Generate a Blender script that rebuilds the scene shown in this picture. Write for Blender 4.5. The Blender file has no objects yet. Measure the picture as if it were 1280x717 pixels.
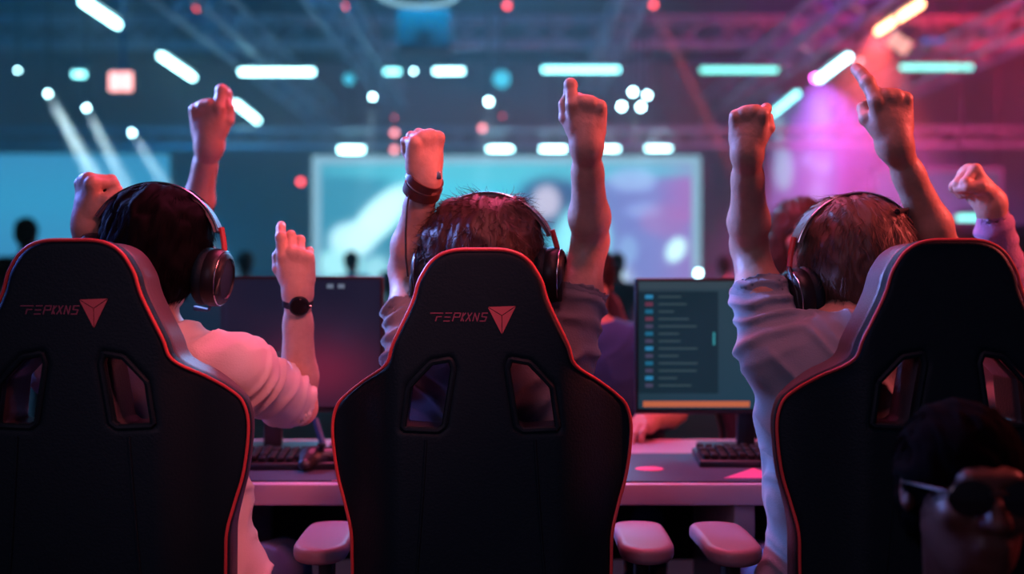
import bpy, math, random
import numpy as np
from mathutils import Vector, Matrix, Euler
random.seed(7); rng = np.random.default_rng(7)
C = bpy.context.scene.collection
F_PX, HOR, CX, CAMZ = 1400.0, 345.0, 640.0, 1.23
V = Vector
def at(px, py, d): return V(((px-CX)*d/F_PX, d, CAMZ-(py-HOR)*d/F_PX))

# ------------------------------------------------------------------ materials
def mat(name, col, rough=.5, metal=0., bump=0., bscale=40., spec=.5, emit=None, estr=0., var=0., sheen=0., coat=0., aniso=None):
    m = bpy.data.materials.new(name); m.use_nodes = True
    nt = m.node_tree; b = nt.nodes['Principled BSDF']
    b.inputs['Base Color'].default_value = (*col, 1); b.inputs['Roughness'].default_value = rough
    b.inputs['Metallic'].default_value = metal; b.inputs['Specular IOR Level'].default_value = spec
    if sheen: b.inputs['Sheen Weight'].default_value = sheen
    if coat: b.inputs['Coat Weight'].default_value = coat
    if emit:
        b.inputs['Emission Color'].default_value = (*emit, 1); b.inputs['Emission Strength'].default_value = estr
    if bump or var:
        tc = nt.nodes.new('ShaderNodeTexCoord'); n = nt.nodes.new('ShaderNodeTexNoise')
        n.inputs['Scale'].default_value = bscale; n.inputs['Detail'].default_value = 3
        mp = nt.nodes.new('ShaderNodeMapping')
        if aniso: mp.inputs['Scale'].default_value = aniso
        nt.links.new(tc.outputs['Object'], mp.inputs[0]); nt.links.new(mp.outputs[0], n.inputs['Vector'])
        if bump:
            bp = nt.nodes.new('ShaderNodeBump'); bp.inputs['Strength'].default_value = bump; bp.inputs['Distance'].default_value = .004
            nt.links.new(n.outputs['Fac'], bp.inputs['Height']); nt.links.new(bp.outputs[0], b.inputs['Normal'])
        if var:
            mx = nt.nodes.new('ShaderNodeMix'); mx.data_type = 'RGBA'
            mx.inputs[6].default_value = (*[c*(1-var) for c in col], 1); mx.inputs[7].default_value = (*[min(1, c*(1+var)) for c in col], 1)
            nt.links.new(n.outputs['Fac'], mx.inputs[0]); nt.links.new(mx.outputs[2], b.inputs['Base Color'])
    return m
def emat(name, col, s):
    m = bpy.data.materials.new(name); m.use_nodes = True; nt = m.node_tree; nt.nodes.clear()
    e = nt.nodes.new('ShaderNodeEmission'); o = nt.nodes.new('ShaderNodeOutputMaterial')
    e.inputs[0].default_value = (*col, 1); e.inputs[1].default_value = s; nt.links.new(e.outputs[0], o.inputs[0]); return m
def vcmat(name, s, rough=.3):
    m = bpy.data.materials.new(name); m.use_nodes = True; nt = m.node_tree; b = nt.nodes['Principled BSDF']
    b.inputs['Base Color'].default_value = (.006, .006, .008, 1); b.inputs['Roughness'].default_value = rough; b.inputs['Specular IOR Level'].default_value = .12
    a = nt.nodes.new('ShaderNodeVertexColor'); a.layer_name = 'Col'
    nt.links.new(a.outputs[0], b.inputs['Emission Color']); b.inputs['Emission Strength'].default_value = s; return m

M = {}
M['skin'] = mat('skin', (.56, .33, .25), .5, bump=.25, bscale=90, var=.12)
M['skin2'] = mat('skin_tan', (.46, .26, .19), .5, bump=.25, bscale=90, var=.12)
M['skin3'] = mat('skin_deep', (.085, .028, .02), .5, bump=.2, bscale=90, var=.1)
M['eye'] = mat('eye_white', (.6, .58, .55), .2); M['lens'] = mat('dark_lens', (.012, .01, .012), .12)
M['leather'] = mat('black_leather', (.003, .013, .019), .55, bump=.2, bscale=220, spec=.16)
M['leather_side'] = mat('charcoal_leather', (.085, .06, .075), .42, bump=.25, bscale=220, spec=.5)
M['pipe'] = mat('red_piping', (.6, .06, .06), .45)
M['thread'] = mat('maroon_thread', (.2, .06, .11), .8); M['threadr'] = mat('red_thread', (.4, .09, .11), .7)
M['plastic'] = mat('black_plastic', (.008, .009, .011), .42, spec=.3); M['pad'] = mat('armrest_polyurethane', (.27, .14, .18), .5, bump=.1, bscale=150)
M['metal'] = mat('brushed_metal', (.55, .56, .6), .25, 1.); M['dmetal'] = mat('dark_metal', (.05, .055, .065), .4, .8)
M['truss'] = mat('truss_aluminium', (.45, .5, .58), .5, .3)
M['white_shirt'] = mat('white_cotton', (.74, .66, .64), .85, bump=.2, bscale=300, sheen=.2)
M['grey_shirt'] = mat('grey_cotton', (.21, .2, .23), .85, bump=.2, bscale=300, sheen=.3)
M['blue_shirt'] = mat('slate_blue_cotton', (.24, .27, .33), .85, bump=.2, bscale=300, sheen=.3)
M['hoodie'] = mat('lilac_fleece', (.36, .16, .34), .9, bump=.3, bscale=200, sheen=.4)
M['navy'] = mat('navy_cotton', (.008, .06, .2), .85, sheen=.2); M['teal'] = mat('teal_cotton', (.04, .3, .33), .85, sheen=.2)
M['black_cloth'] = mat('black_cotton', (.012, .013, .016), .9); M['denim'] = mat('blue_denim', (.03, .08, .16), .85, bump=.3, bscale=400)
M['hair_black'] = mat('black_hair', (.0025, .002, .003), .75, spec=.05); M['hair_warm'] = mat('auburn_hair', (.055, .024, .018), .5, spec=.3); M['hair_jet'] = mat('jet_hair', (.002, .0015, .002), .95, spec=.02); M['hair_brown'] = mat('dark_brown_hair', (.035, .016, .012), .5, spec=.3)
M['hair_mid'] = mat('brown_hair', (.11, .055, .04), .5, spec=.35)
M['shoe'] = mat('white_rubber', (.5, .5, .5), .6)
M['desk'] = mat('pale_laminate', (.5, .36, .42), .4, bump=.05, bscale=60); M['mouse_mat'] = mat('charcoal_desk_mat', (.03, .035, .055), .6, bump=.1, bscale=500)
M['pinkprint'] = mat('pink_print', (.8, .1, .22), .6); M['pinkplastic'] = mat('pink_plastic', (.75, .3, .4), .4)
M['strap'] = mat('brown_leather_strap', (.09, .03, .02), .4, coat=.3)
M['floor'] = mat('dark_carpet', (.035, .035, .045), .9, var=.3, bscale=6); M['wall'] = mat('grey_wall', (.2, .21, .24), .85, var=.15, bscale=3)
M['ceil'] = mat('dark_ceiling', (.1, .11, .13), .9, var=.3, bscale=1.2)
M['stage'] = mat('stage_black', (.03, .03, .04), .5); M['booth'] = mat('brown_booth_board', (.16, .06, .045), .7)
M['housing'] = mat('fixture_housing', (.08, .085, .1), .5); M['duct'] = mat('pale_duct_metal', (.38, .26, .26), .6, 0.)
E = dict(tube=emat('lamp_cool', (.28, .95, 1), 7), tubew=emat('lamp_white', (.4, .9, 1), 16), panel=emat('lamp_panel', (.42, .92, 1), 20),
         spot=emat('lamp_spot', (.45, .9, 1), 42), spotdim=emat('lamp_dim', (.06, .5, .7), 1.6), red=emat('lamp_red', (1, .08, .1), 5), rdim=emat('lamp_red_dim', (1, .1, .16), 3.2),
         pink=emat('lamp_pink', (1, .28, .32), 4), warm=emat('lamp_warm', (1, .42, .2), 12), blue=emat('lamp_blue', (.1, .2, .75), .7),
         purple=emat('lamp_purple', (.9, .12, .75), 25), mint=emat('lamp_mint', (.2, .85, .75), 3.2))

# ------------------------------------------------------------------ object helpers
def tag(o, label=None, cat=None, group=None, kind=None):
    for k, v in (('label', label), ('category', cat), ('group', group), ('kind', kind)):
        if v: o[k] = v
    return o
def empty(name, loc=(0, 0, 0), rz=0.):
    o = bpy.data.objects.new(name, None); o.empty_display_size = .1; C.objects.link(o); o.location = loc; o.rotation_euler = (0, 0, rz); return o
def link(name, me, m, parent=None, loc=None):
    o = bpy.data.objects.new(name, me); C.objects.link(o)
    if m is not None and not me.materials: me.materials.append(m)
    if parent is not None: o.parent = parent
    if loc is not None: o.location = loc
    return o
def mesh_np(name, vs, qs, smooth=True):
    me = bpy.data.meshes.new(name); vs = np.asarray(vs, np.float32); qs = np.asarray(qs, np.int32)
    n = qs.shape[1]; me.vertices.add(len(vs)); me.vertices.foreach_set('co', vs.ravel())
    me.loops.add(qs.size); me.loops.foreach_set('vertex_index', qs.ravel())
    me.polygons.add(len(qs)); me.polygons.foreach_set('loop_start', np.arange(len(qs), dtype=np.int32)*n)
    me.polygons.foreach_set('loop_total', np.full(len(qs), n, np.int32))
    me.polygons.foreach_set('use_smooth', np.full(len(qs), smooth)); me.update(calc_edges=True); me.validate(); return me
class MB:
    def __init__(s): s.v, s.f = [], []
    def add(s, vs, fs):
        b = len(s.v); s.v += [tuple(v) for v in vs]; s.f += [tuple(b+i for i in f) for f in fs]; return s
    def box(s, c, d, R=None, bev=0.):
        x, y, z = [k/2 for k in d]; R = R or Matrix.Identity(3)
        if not bev:
            P = [V((i*x, j*y, k*z)) for i in (-1, 1) for j in (-1, 1) for k in (-1, 1)]
            return s.add([R@p+V(c) for p in P], [(0,1,3,2),(4,6,7,5),(0,4,5,1),(2,3,7,6),(0,2,6,4),(1,5,7,3)])
        import bmesh
        bm = bmesh.new(); bmesh.ops.create_cube(bm, size=1)
        for v in bm.verts: v.co = V((v.co.x*d[0], v.co.y*d[1], v.co.z*d[2]))
        bmesh.ops.bevel(bm, geom=bm.edges[:], offset=bev, segments=3, affect='EDGES', profile=.5)
        bm.verts.index_update(); s.add([R@v.co+V(c) for v in bm.verts], [[v.index for v in f.verts] for f in bm.faces]); bm.free(); return s
    def tube(s, pts, r, n=10, closed=False, caps=True):
        pts = [V(p) for p in pts]; N = len(pts); rs = r if isinstance(r, (list, tuple)) else [r]*N
        b = len(s.v); up = None
        for i, p in enumerate(pts):
            if closed: t = (pts[(i+1) % N]-pts[i-1])
            else: t = pts[min(i+1, N-1)]-pts[max(i-1, 0)]
            t = t.normalized() if t.length > 1e-9 else V((0, 0, 1))
            if up is None: up = V((0, 0, 1)) if abs(t.z) < .9 else V((1, 0, 0))
            a = (up-t*up.dot(t)).normalized(); up = a; c = t.cross(a)
            for k in range(n):
                w = 2*math.pi*k/n; s.v.append(tuple(p+(a*math.cos(w)+c*math.sin(w))*rs[i]))
        for i in range(N if closed else N-1):
            j = (i+1) % N
            for k in range(n):
                l = (k+1) % n; s.f.append((b+i*n+k, b+i*n+l, b+j*n+l, b+j*n+k))
        if caps and not closed:
            s.f.append(tuple(b+k for k in range(n))[::-1]); s.f.append(tuple(b+(N-1)*n+k for k in range(n)))
        return s
    def lathe(s, prof, Mx=None, n=28):
        Mx = Mx or Matrix.Identity(4); b = len(s.v)
        for r, z in prof:
            for k in range(n):
                w = 2*math.pi*k/n; s.v.append(tuple(Mx@V((r*math.cos(w), r*math.sin(w), z))))
        for i in range(len(prof)-1):
            for k in range(n):
                l = (k+1) % n; s.f.append((b+i*n+k, b+i*n+l, b+(i+1)*n+l, b+(i+1)*n+k))
        s.f.append(tuple(b+k for k in range(n))[::-1]); e = b+(len(prof)-1)*n; s.f.append(tuple(e+k for k in range(n))); return s
    def build(s, name, m, parent=None, smooth=True, loc=None):
        me = bpy.data.meshes.new(name); me.from_pydata(s.v, [], s.f)
        if smooth:
            me.polygons.foreach_set('use_smooth', [True]*len(me.polygons))
            try: me.set_sharp_from_angle(angle=math.radians(40))
            except Exception: pass
        me.update(); return link(name, me, m, parent, loc)
def struct(name, mb, m):
    o = mb.build(name, m, smooth=False); o['kind'] = 'structure'; return o
def aim(p, q): return (V(q)-V(p)).to_track_quat('Z', 'Y').to_matrix().to_4x4()
def copy_tree(o, parent=None):
    c = o.copy(); C.objects.link(c)
    if parent: c.parent = parent
    for ch in o.children: copy_tree(ch, c)
    return c

# ------------------------------------------------------------------ implicit surfaces
def surface_nets(F, lo, h):
    S = F < 0; nx, ny, nz = F.shape
    cnt = np.zeros((nx-1, ny-1, nz-1), np.int8)
    for a in (0, 1):
        for b in (0, 1):
            for c in (0, 1): cnt += S[a:nx-1+a, b:ny-1+b, c:nz-1+c]
    act = (cnt > 0) & (cnt < 8); I = np.argwhere(act); n = len(I)
    idx = np.full(act.shape, -1, np.int32); idx[act] = np.arange(n)
    corner = {}
    for a in (0, 1):
        for b in (0, 1):
            for c in (0, 1): corner[a, b, c] = F[I[:, 0]+a, I[:, 1]+b, I[:, 2]+c]
    acc = np.zeros((n, 3)); num = np.zeros(n)
    for ax in range(3):
        for u in (0, 1):
            for w in (0, 1):
                p = [0, 0, 0]; o = [k for k in range(3) if k != ax]; p[o[0]] = u; p[o[1]] = w; q = list(p); q[ax] = 1
                f0, f1 = corner[tuple(p)], corner[tuple(q)]; cr = (f0 < 0) != (f1 < 0)
                t = np.where(cr, f0/np.where(cr, f0-f1, 1), 0); pt = np.tile(np.array(p, float), (n, 1)); pt[:, ax] += t
                acc += pt*cr[:, None]; num += cr
    P = (I+acc/num[:, None])*h+np.array(lo)
    Q = []
    for ax in range(3):
        s0 = [slice(None)]*3; s1 = [slice(None)]*3; s0[ax] = slice(0, -1); s1[ax] = slice(1, None)
        a, b = S[tuple(s0)], S[tuple(s1)]; o = [(ax+1) % 3, (ax+2) % 3]
        E_ = np.argwhere(a != b); E_ = E_[(E_[:, o[0]] > 0) & (E_[:, o[1]] > 0)]
        E_ = E_[(E_[:, o[0]] < F.shape[o[0]]-1) & (E_[:, o[1]] < F.shape[o[1]]-1)]
        if not len(E_): continue
        def g(du, dv):
            e = E_.copy(); e[:, o[0]] -= du; e[:, o[1]] -= dv; return idx[e[:, 0], e[:, 1], e[:, 2]]
        q = np.stack([g(1, 1), g(0, 1), g(0, 0), g(1, 0)], 1); ins = S[E_[:, 0], E_[:, 1], E_[:, 2]]
        q[~ins] = q[~ins][:, ::-1]; Q.append(q)
    return P, np.concatenate(Q)
class Field:
    def __init__(s, prims, h, lo=None, hi=None):
        if lo is None:
            lo = np.min([p.lo for p in prims if not p.sub], 0)-3*h; hi = np.max([p.hi for p in prims if not p.sub], 0)+3*h
        s.lo, s.h = np.array(lo, float), h; n = np.ceil((np.array(hi)-s.lo)/h).astype(int)+1
        s.ax = [s.lo[i]+np.arange(n[i])*h for i in range(3)]; s.F = np.full(n, 1e3, np.float32)
        for p in prims: s.add(p)
    def add(s, p):
        pad = 3*s.h+p.k*1.3+p.pad; sl = []
        for i in range(3):
            a = int(np.floor((p.lo[i]-pad-s.lo[i])/s.h)); b = int(np.ceil((p.hi[i]+pad-s.lo[i])/s.h))+1
            a, b = max(a, 0), min(b, s.F.shape[i])
            if a >= b: return
            sl.append(slice(a, b))
        X = s.ax[0][sl[0]][:, None, None]; Y = s.ax[1][sl[1]][None, :, None]; Z = s.ax[2][sl[2]][None, None, :]
        d = p.fn(X, Y, Z); A = s.F[tuple(sl)]
        if p.sub:
            d = -d; k = p.k; hh = np.clip(.5-.5*(d-A)/k, 0, 1); R = d+(A-d)*hh+k*hh*(1-hh)
        else:
            k = p.k; hh = np.clip(.5+.5*(d-A)/k, 0, 1); R = d+(A-d)*hh-k*hh*(1-hh)
        s.F[tuple(sl)] = R
    def mesh(s): return surface_nets(s.F, s.lo, s.h)
class Prim: pass
def _p(fn, lo, hi, k, sub=False, pad=0.):
    p = Prim(); p.fn, p.lo, p.hi, p.k, p.sub, p.pad = fn, np.array(lo), np.array(hi), max(k, 1e-4), sub, pad; return p
def RC(a, b, ra, rb, k=.02, sub=False, clip=None):
    a, b = np.array(a, float), np.array(b, float); ab = b-a; L = max(float(ab@ab), 1e-9)
    def fn(X, Y, Z):
        x, y, z = X-a[0], Y-a[1], Z-a[2]; t = np.clip((x*ab[0]+y*ab[1]+z*ab[2])/L, 0, 1)
        d = np.sqrt((x-t*ab[0])**2+(y-t*ab[1])**2+(z-t*ab[2])**2)-(ra+(rb-ra)*t)
        if clip is not None:
            n, c = clip; d = np.maximum(d, (X*n[0]+Y*n[1]+Z*n[2])-c)
        return d
    r = max(ra, rb); return _p(fn, np.minimum(a, b)-r, np.maximum(a, b)+r, k, sub)
def EL(c, r, R=None, k=.02, sub=False, clip=None):
    c, r = np.array(c, float), np.array(r, float); Rm = np.array(R) if R is not None else np.eye(3); m = float(max(r))
    def fn(X, Y, Z):
        x, y, z = X-c[0], Y-c[1], Z-c[2]; q = [(x*Rm[0][i]+y*Rm[1][i]+z*Rm[2][i]) for i in range(3)]
        k0 = np.sqrt(sum((q[i]/r[i])**2 for i in range(3)))+1e-6; k1 = np.sqrt(sum((q[i]/r[i]**2)**2 for i in range(3)))+1e-6
        d = k0*(k0-1)/k1
        if clip is not None:
            n, cc = clip; d = np.maximum(d, (X*n[0]+Y*n[1]+Z*n[2])-cc)
        return d
    return _p(fn, c-m, c+m, k, sub)
def RB(c, hd, rr, R=None, k=.002, sub=False):
    c = np.array(c, float); Rm = np.array(R) if R is not None else np.eye(3); m = float(np.linalg.norm(hd))
    def fn(X, Y, Z):
        x, y, z = X-c[0], Y-c[1], Z-c[2]; q = [np.abs(x*Rm[0][i]+y*Rm[1][i]+z*Rm[2][i])-(hd[i]-rr) for i in range(3)]
        o = np.sqrt(sum(np.maximum(a, 0)**2 for a in q)); return o+np.minimum(np.maximum(np.maximum(q[0], q[1]), q[2]), 0)-rr
    return _p(fn, c-m, c+m, k, sub)
def _hash(i, j, k): 
    v = (i*374761393+j*668265263+k*2147483647) & 0x7fffffff
    v = ((v ^ (v >> 13))*1274126177) & 0x7fffffff; return ((v ^ (v >> 16)) & 0xffff)/65535.
def vnoise(P):
    I = np.floor(P).astype(np.int64); f = P-I; f = f*f*(3-2*f); r = 0
    for a in (0, 1):
        for b in (0, 1):
            for c in (0, 1):
                w = (f[:, 0] if a else 1-f[:, 0])*(f[:, 1] if b else 1-f[:, 1])*(f[:, 2] if c else 1-f[:, 2])
                r = r+w*_hash(I[:, 0]+a, I[:, 1]+b, I[:, 2]+c)
    return r
def vnormals(P, Q):
    n = np.cross(P[Q[:, 2]]-P[Q[:, 0]], P[Q[:, 3]]-P[Q[:, 1]]); N = np.zeros_like(P)
    for i in range(4): np.add.at(N, Q[:, i], n)
    return N/(np.linalg.norm(N, axis=1)[:, None]+1e-12)
def arr(v): return np.array(v, float)

# ------------------------------------------------------------------ people
def hand_prims(w, axis, dorsal, side, curls, thumb='fist', s=1.0, fat=1.0):
    """w wrist, axis wrist->knuckles, dorsal back-of-hand direction; curls: four (mcp, pip, dip) in degrees."""
    Z = V(axis).normalized(); D = V(dorsal); D = (D-Z*D.dot(Z)).normalized(); T = Z.cross(D)
    if side == 'R': T = -T
    w = V(w); P = lambda t, d, z: w+(T*t+D*d+Z*z)*s
    out = []
    mc = [(.031, .086), (.0105, .092), (-.0105, .088), (-.030, .079)]
    ln = [(.043, .027, .021), (.047, .030, .022), (.043, .028, .021), (.034, .022, .018)]
    rd = [.0120, .0120, .0113, .0100]
    out.append(RC(P(.002, 0, -.006), P(.013, 0, .04), .0262*s, .022*s, .03*s))
    out.append(RC(P(-.002, 0, -.006), P(-.013, 0, .04), .0255*s, .021*s, .03*s))
    for i, (x, z) in enumerate(mc):
        out.append(RC(P(x*.75, 0, .026), P(x, .001, z), .0165*s, .0135*s, .012*s))
    out.append(RC(P(.027, -.009, .034), P(.014, -.004, .06), .0165*s, .014*s, .015*s))
    out.append(RC(P(-.024, -.007, .026), P(-.028, -.006, .06), .016*s, .013*s, .015*s))
    out.append(RC(P(.028, -.001, .079), P(.0, .001, .086), .0125*s, .0125*s, .012*s)); out.append(RC(P(0, .001, .086), P(-.027, -.001, .073), .0125*s, .012*s, .012*s))
    Rh = [[T[i], D[i], Z[i]] for i in range(3)]
    out.append(EL(P(0, -.003, .056), (.036*s, .0165*s, .036*s), Rh, .012*s))
    for i, (x, z) in enumerate(mc):
        c = P(x, .002, z); th = 0.; out.append(EL(P(x, .007, z-.001), (.0095*s,)*3, None, .006*s))
        sp = (1.5-i)*.02
        for j in range(3):
            th += math.radians(curls[i][j]+((14, -8, 0)[j] if curls[i][0] >= 60 else 0)); L = ln[i][j]*s
            e = c+(Z*math.cos(th)-D*math.sin(th)+T*sp)*L; f_ = fat if i == 0 else 1.; r0 = rd[i]*s*f_*(1-.06*j); r1 = rd[i]*s*f_*(1-.06*(j+1))*.97
            out.append(RC(c, e, r0, r1, (.006 if j == 0 else .0025)*s)); c = e
            if j == 0: out.append(EL(c, (r0*1.06,)*3, None, .004*s))
    if thumb == 'fist': tp = [(.014, -.008, .02), (.042, -.022, .05), (.036, -.046, .068), (.010, -.052, .074)]
    elif thumb == 'side': tp = [(.014, -.008, .02), (.044, -.016, .052), (.046, -.026, .08), (.036, -.034, .098)]
    else: tp = [(.022, -.004, .018), (.052, -.012, .042), (.066, -.014, .070), (.070, -.014, .098)]
    rr = [.0175, .0145, .0122, .0105]
    for j in range(3): out.append(RC(P(*tp[j]), P(*tp[j+1]), rr[j]*s, rr[j+1]*s, (.012 if j == 0 else .004)*s))
    return out
FIST = [(82, 95, 50)]*4
def lerp(a, b, t): return a+(b-a)*t
def person(name_label, cat_group, J, shirt, hair, skin='skin', trousers='denim', sleeve=.6, fine=True, torso_w=1.0, folds=.005,
           long_sleeve=False, face=True, seed=1, hstyle='short', hem=None, shirt_label=None, lift=(.15, .75), messy=1.):
    """J: dict of world joints. head (centre), hrot (Euler deg; identity faces +Y), shl, shr, ell, elr, wrl, wrr, pelvis, knees, ankles, hands."""
    G = {k: (V(v) if k not in ('hrot', 'handl', 'handr', 'face') else v) for k, v in J.items()}
    face_y = J.get('face', 1.)
    R3 = Euler([math.radians(a) for a in G['hrot']], 'XYZ').to_matrix()
    if face_y < 0: R3 = R3@Matrix.Rotation(math.pi, 3, 'Z')
    hc = G['head']; H = lambda x, y, z: hc+R3@V((x, y, z)); Rl = [list(r) for r in R3]
    neckb = (G['shl']+G['shr'])/2+V((0, 0, .035)); pel = G['pelvis']; chest = lerp(pel, neckb, .72); waist = lerp(pel, neckb, .36)
    tw = torso_w; fy = face_y
    def torso(g, loose=0.):
        return [EL(pel, (.165*tw+g+loose, .12+g, .13+g), None, .05), EL(waist, (.14*tw+g+loose, .105+g+loose*.4, .17+g), None, .06),
                EL(chest, (.158*tw+g+loose*.6, .115+g, .185+g), None, .06),
                RC(lerp(neckb, G['shl'], .15)-V((0, 0, .03)), G['shl'], .062+g, .055+g, .05), RC(lerp(neckb, G['shr'], .15)-V((0, 0, .03)), G['shr'], .062+g, .055+g, .05)]
    pr = torso(-.004)
    pr += [RC(neckb-V((0, 0, .04)), H(0, -.02, -.07), .062, .052, .035)]
    for a in ('shl', 'shr'): pr.append(RC(neckb+V((0, 0, .01)), lerp(neckb, G[a], .75), .05, .045, .04))
    # head
    pr += [EL(H(0, -.012, .018), (.076, .094, .088), Rl, .03), EL(H(0, .035, -.045), (.056, .058, .066), Rl, .04), EL(H(0, .05, -.085), (.034, .036, .03), Rl, .03)]
    if face and fine:
        pr += [RC(H(0, .088, .012), H(0, .108, -.028), .009, .013, .012), EL(H(.014, .098, -.03), (.009,)*3, None, .008), EL(H(-.014, .098, -.03), (.009,)*3, None, .008),
               RC(H(-.03, .085, .028), H(.03, .085, .028), .012, .012, .015), RC(H(-.016, .09, -.058), H(.016, .09, -.058), .008, .008, .006), RC(H(-.013, .089, -.068), H(.013, .089, -.068), .008, .008, .006)]
        for sx in (-1, 1):
            pr += [EL(H(sx*.031, .092, .008), (.014, .012, .010), Rl, .008, sub=True), EL(H(sx*.045, .07, -.02), (.018, .018, .016), Rl, .02)]
    for sx in (-1, 1):
        pr += [EL(H(sx*.079, -.008, -.006), (.009, .018, .03), Rl, .008), EL(H(sx*.087, -.004, -.002), (.006, .010, .017), Rl, .004, sub=True)] if fine else []
    # arms and legs
    hands = []
    arms = {}
    for s_ in 'lr':
        sh, el, wr = G['sh'+s_], G['el'+s_], G['wr'+s_]; arms[s_] = (sh, el, wr)
        pr += [RC(sh, lerp(sh, el, .55), .054, .049, .03), RC(lerp(sh, el, .5), el, .048, .037, .02)]
        fa = wr-el; m1 = lerp(el, wr, .28)
        out = V((0, -.004, -.004)); pr += [RC(el, m1+out, .037, .0415, .02), RC(m1+out, lerp(el, wr, .72), .0405, .031, .02), RC(lerp(el, wr, .7), wr, .0300 if fine else .0305, .0255, .015)]
        bend = ((sh-el).normalized()+(wr-el).normalized())
        if bend.length > .05: pr.append(EL(el-bend.normalized()*.016, (.024,)*3, None, .02))
        if bend.length > .05: pr.append(EL(lerp(sh, el, .5)+bend.normalized()*.012, (.04,)*3, None, .04))
        hp = G['hand'+s_]
        if not fine: pr += [RC(wr, wr+V(hp['axis']).normalized()*.09, .026, .034, .02)]
        else: hands.append((wr, lerp(el, wr, .7), hp, s_.upper()))
    for s_, sx in (('l', -1), ('r', 1)):
        hip = pel+V((sx*fy*.09, 0, -.02)); kn, an = G['kn'+s_], G['an'+s_]
        pr += [RC(hip, kn, .085, .058, .05), RC(kn, lerp(kn, an, .35), .055, .055, .03), RC(lerp(kn, an, .3), an, .055, .038, .03),
               RC(an-V((0, .03*fy, .045)), an+V((0, .14*fy, -.06)), .036, .03, .02)]
    h = .0065 if fine else .014
    P, Q = Field(pr, h).mesh()
    if fine:
        for wr, m7, hp, sd in hands:
            hp_ = dict(hp); hs = hp_.pop('s', 1.); sd = hp_.get('side', sd)
            pp = [RC(m7, wr, .0305, .0265, .015)]+hand_prims(wr, hp_['axis'], hp_['dorsal'], sd, hp_.get('curls', FIST), hp_.get('thumb', 'fist'), hs, hp_.get('fat', 1.))
            fd = (m7-wr).normalized(); ext = [arr(wr+fd*q)+o_ for q in (.0, .04) for o_ in (-.031, .031)]
            lo = np.minimum(np.min([p.lo for p in pp[1:]], 0)-.004, np.min(ext, 0)); hi = np.maximum(np.max([p.hi for p in pp[1:]], 0)+.004, np.max(ext, 0))
            P2, Q2 = Field(pp, .0021, lo, hi).mesh(); Q = np.concatenate([Q, Q2+len(P)]); P = np.concatenate([P, P2])
    base = arr((pel.x, pel.y, 0)); P0 = P-base
    body = link('person', mesh_np('person', P0, Q), M[skin]); body.location = base
    tag(body, name_label, 'person', cat_group)
    off = lambda v: [tuple(arr(p)-base) for p in v]
    # clothes
    def cloth(nm, prims, m, disp, sc, rseed, h=.006):
        P, Q = Field(prims, h if fine else .014).mesh()
        if disp:
            N = vnormals(P, Q); lo_ = vnoise(P*9+rseed*5.1); lo2 = vnoise(P*21+rseed*2.7)
            cs_, sn_ = math.cos(.75), math.sin(.75); dx = P[:, 0]-pel.x; A = np.stack([(dx*cs_+P[:, 2]*sn_)*7, P[:, 1]*8, (-dx*sn_*np.sign(dx)+P[:, 2]*cs_)*24], 1)
            n1 = vnoise(A+rseed*7.3+1.2*lo_[:, None]); r = (1-np.abs(2*n1-1))**2-.35+.25*(lo2-.5); w = np.zeros(len(P)); rs = np.zeros(len(P))
            if nm != 'trousers':
                for s_ in 'lr':
                    sh, el, wr = [arr(q) for q in arms[s_]]
                    for a, b in ([(sh, el)]+([(el, wr)] if long_sleeve else [])):
                        ab = b-a; Ln = np.linalg.norm(ab); t = (P-a)@ab/Ln; dd_ = np.linalg.norm(P-a-np.clip(t, 0, Ln)[:, None]*ab/Ln, axis=1)
                        m_ = np.clip((.105-dd_)/.03, 0, 1)*np.clip((t+.06)/.06, 0, 1); ph = t*2*math.pi/.046+11.0*lo_+3.5*lo2; f = (.5+.5*np.sin(ph))**2.2*(.1+1.1*lo2)
                        rs = rs*(1-m_)+m_*f; w = np.maximum(w, m_)
            r = r*(1-w)+w*(rs-.4); P = P+N*(r*disp)[:, None]
        return link(nm, mesh_np(nm, P-base, Q), M[m], body)
    sp = torso(.012, .012 if fine else .0)
    bz = pel.z-.09 if hem is None else hem
    for p_ in sp[:3]:
        f0 = p_.fn; p_.fn = (lambda f0: lambda X, Y, Z: np.maximum(f0(X, Y, Z), bz-Z))(f0)
    sp += [RC(neckb-V((0, 0, .02)), neckb+V((0, -.01*fy, .012)), .07, .064, .03)]
    subs = []
    for s_ in 'lr':
        sh, el, wr = arms[s_]
        if long_sleeve:
            sp += [RC(sh, el, .066, .052, .03), RC(el, lerp(el, wr, .8), .053, .044, .02)]
            d = (wr-el).normalized(); e = lerp(el, wr, .93)
            sp += [RC(lerp(el, wr, .76), wr, .037, .036, .006, clip=(arr(d), float(d.dot(e))))]; subs.append(RC(lerp(el, wr, .8), wr, .03, .03, .001, sub=True))
        else:
            d = (el-sh).normalized(); e = lerp(sh, el, sleeve)
            sp += [RC(sh, lerp(sh, el, .95), .066, .066, .04, clip=(arr(d), float(d.dot(e))))]
            sp += [RC(e-d*.012, lerp(sh, el, 1.), .0685, .0685, .002, clip=(arr(d), float(d.dot(e))))] if False else []
            subs.append(RC(lerp(sh, el, sleeve-.12), el, .057, .06, .001, sub=True))
    subs.append(EL(neckb+V((0, .0, .075)), (.07, .075, .06), None, .006, sub=True))
    so = cloth('hoodie' if long_sleeve else 'shirt', sp+subs, shirt, folds, (26, 26, 44) if fine else (9, 9, 9), seed)
    if shirt_label: so['label'] = shirt_label
    tp = [EL(pel-V((0, 0, .01)), (.172, .127, .12), None, .05)]
    for s_, sx in (('l', -1), ('r', 1)):
        hip = pel+V((sx*fy*.09, 0, -.02)); kn, an = G['kn'+s_], G['an'+s_]
        tp += [RC(hip, kn, .095, .07, .05), RC(kn, lerp(kn, an, .85), .068, .055, .03)]
    cloth('trousers', tp, trousers, .004, (18, 18, 30), seed+5, .008)
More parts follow.
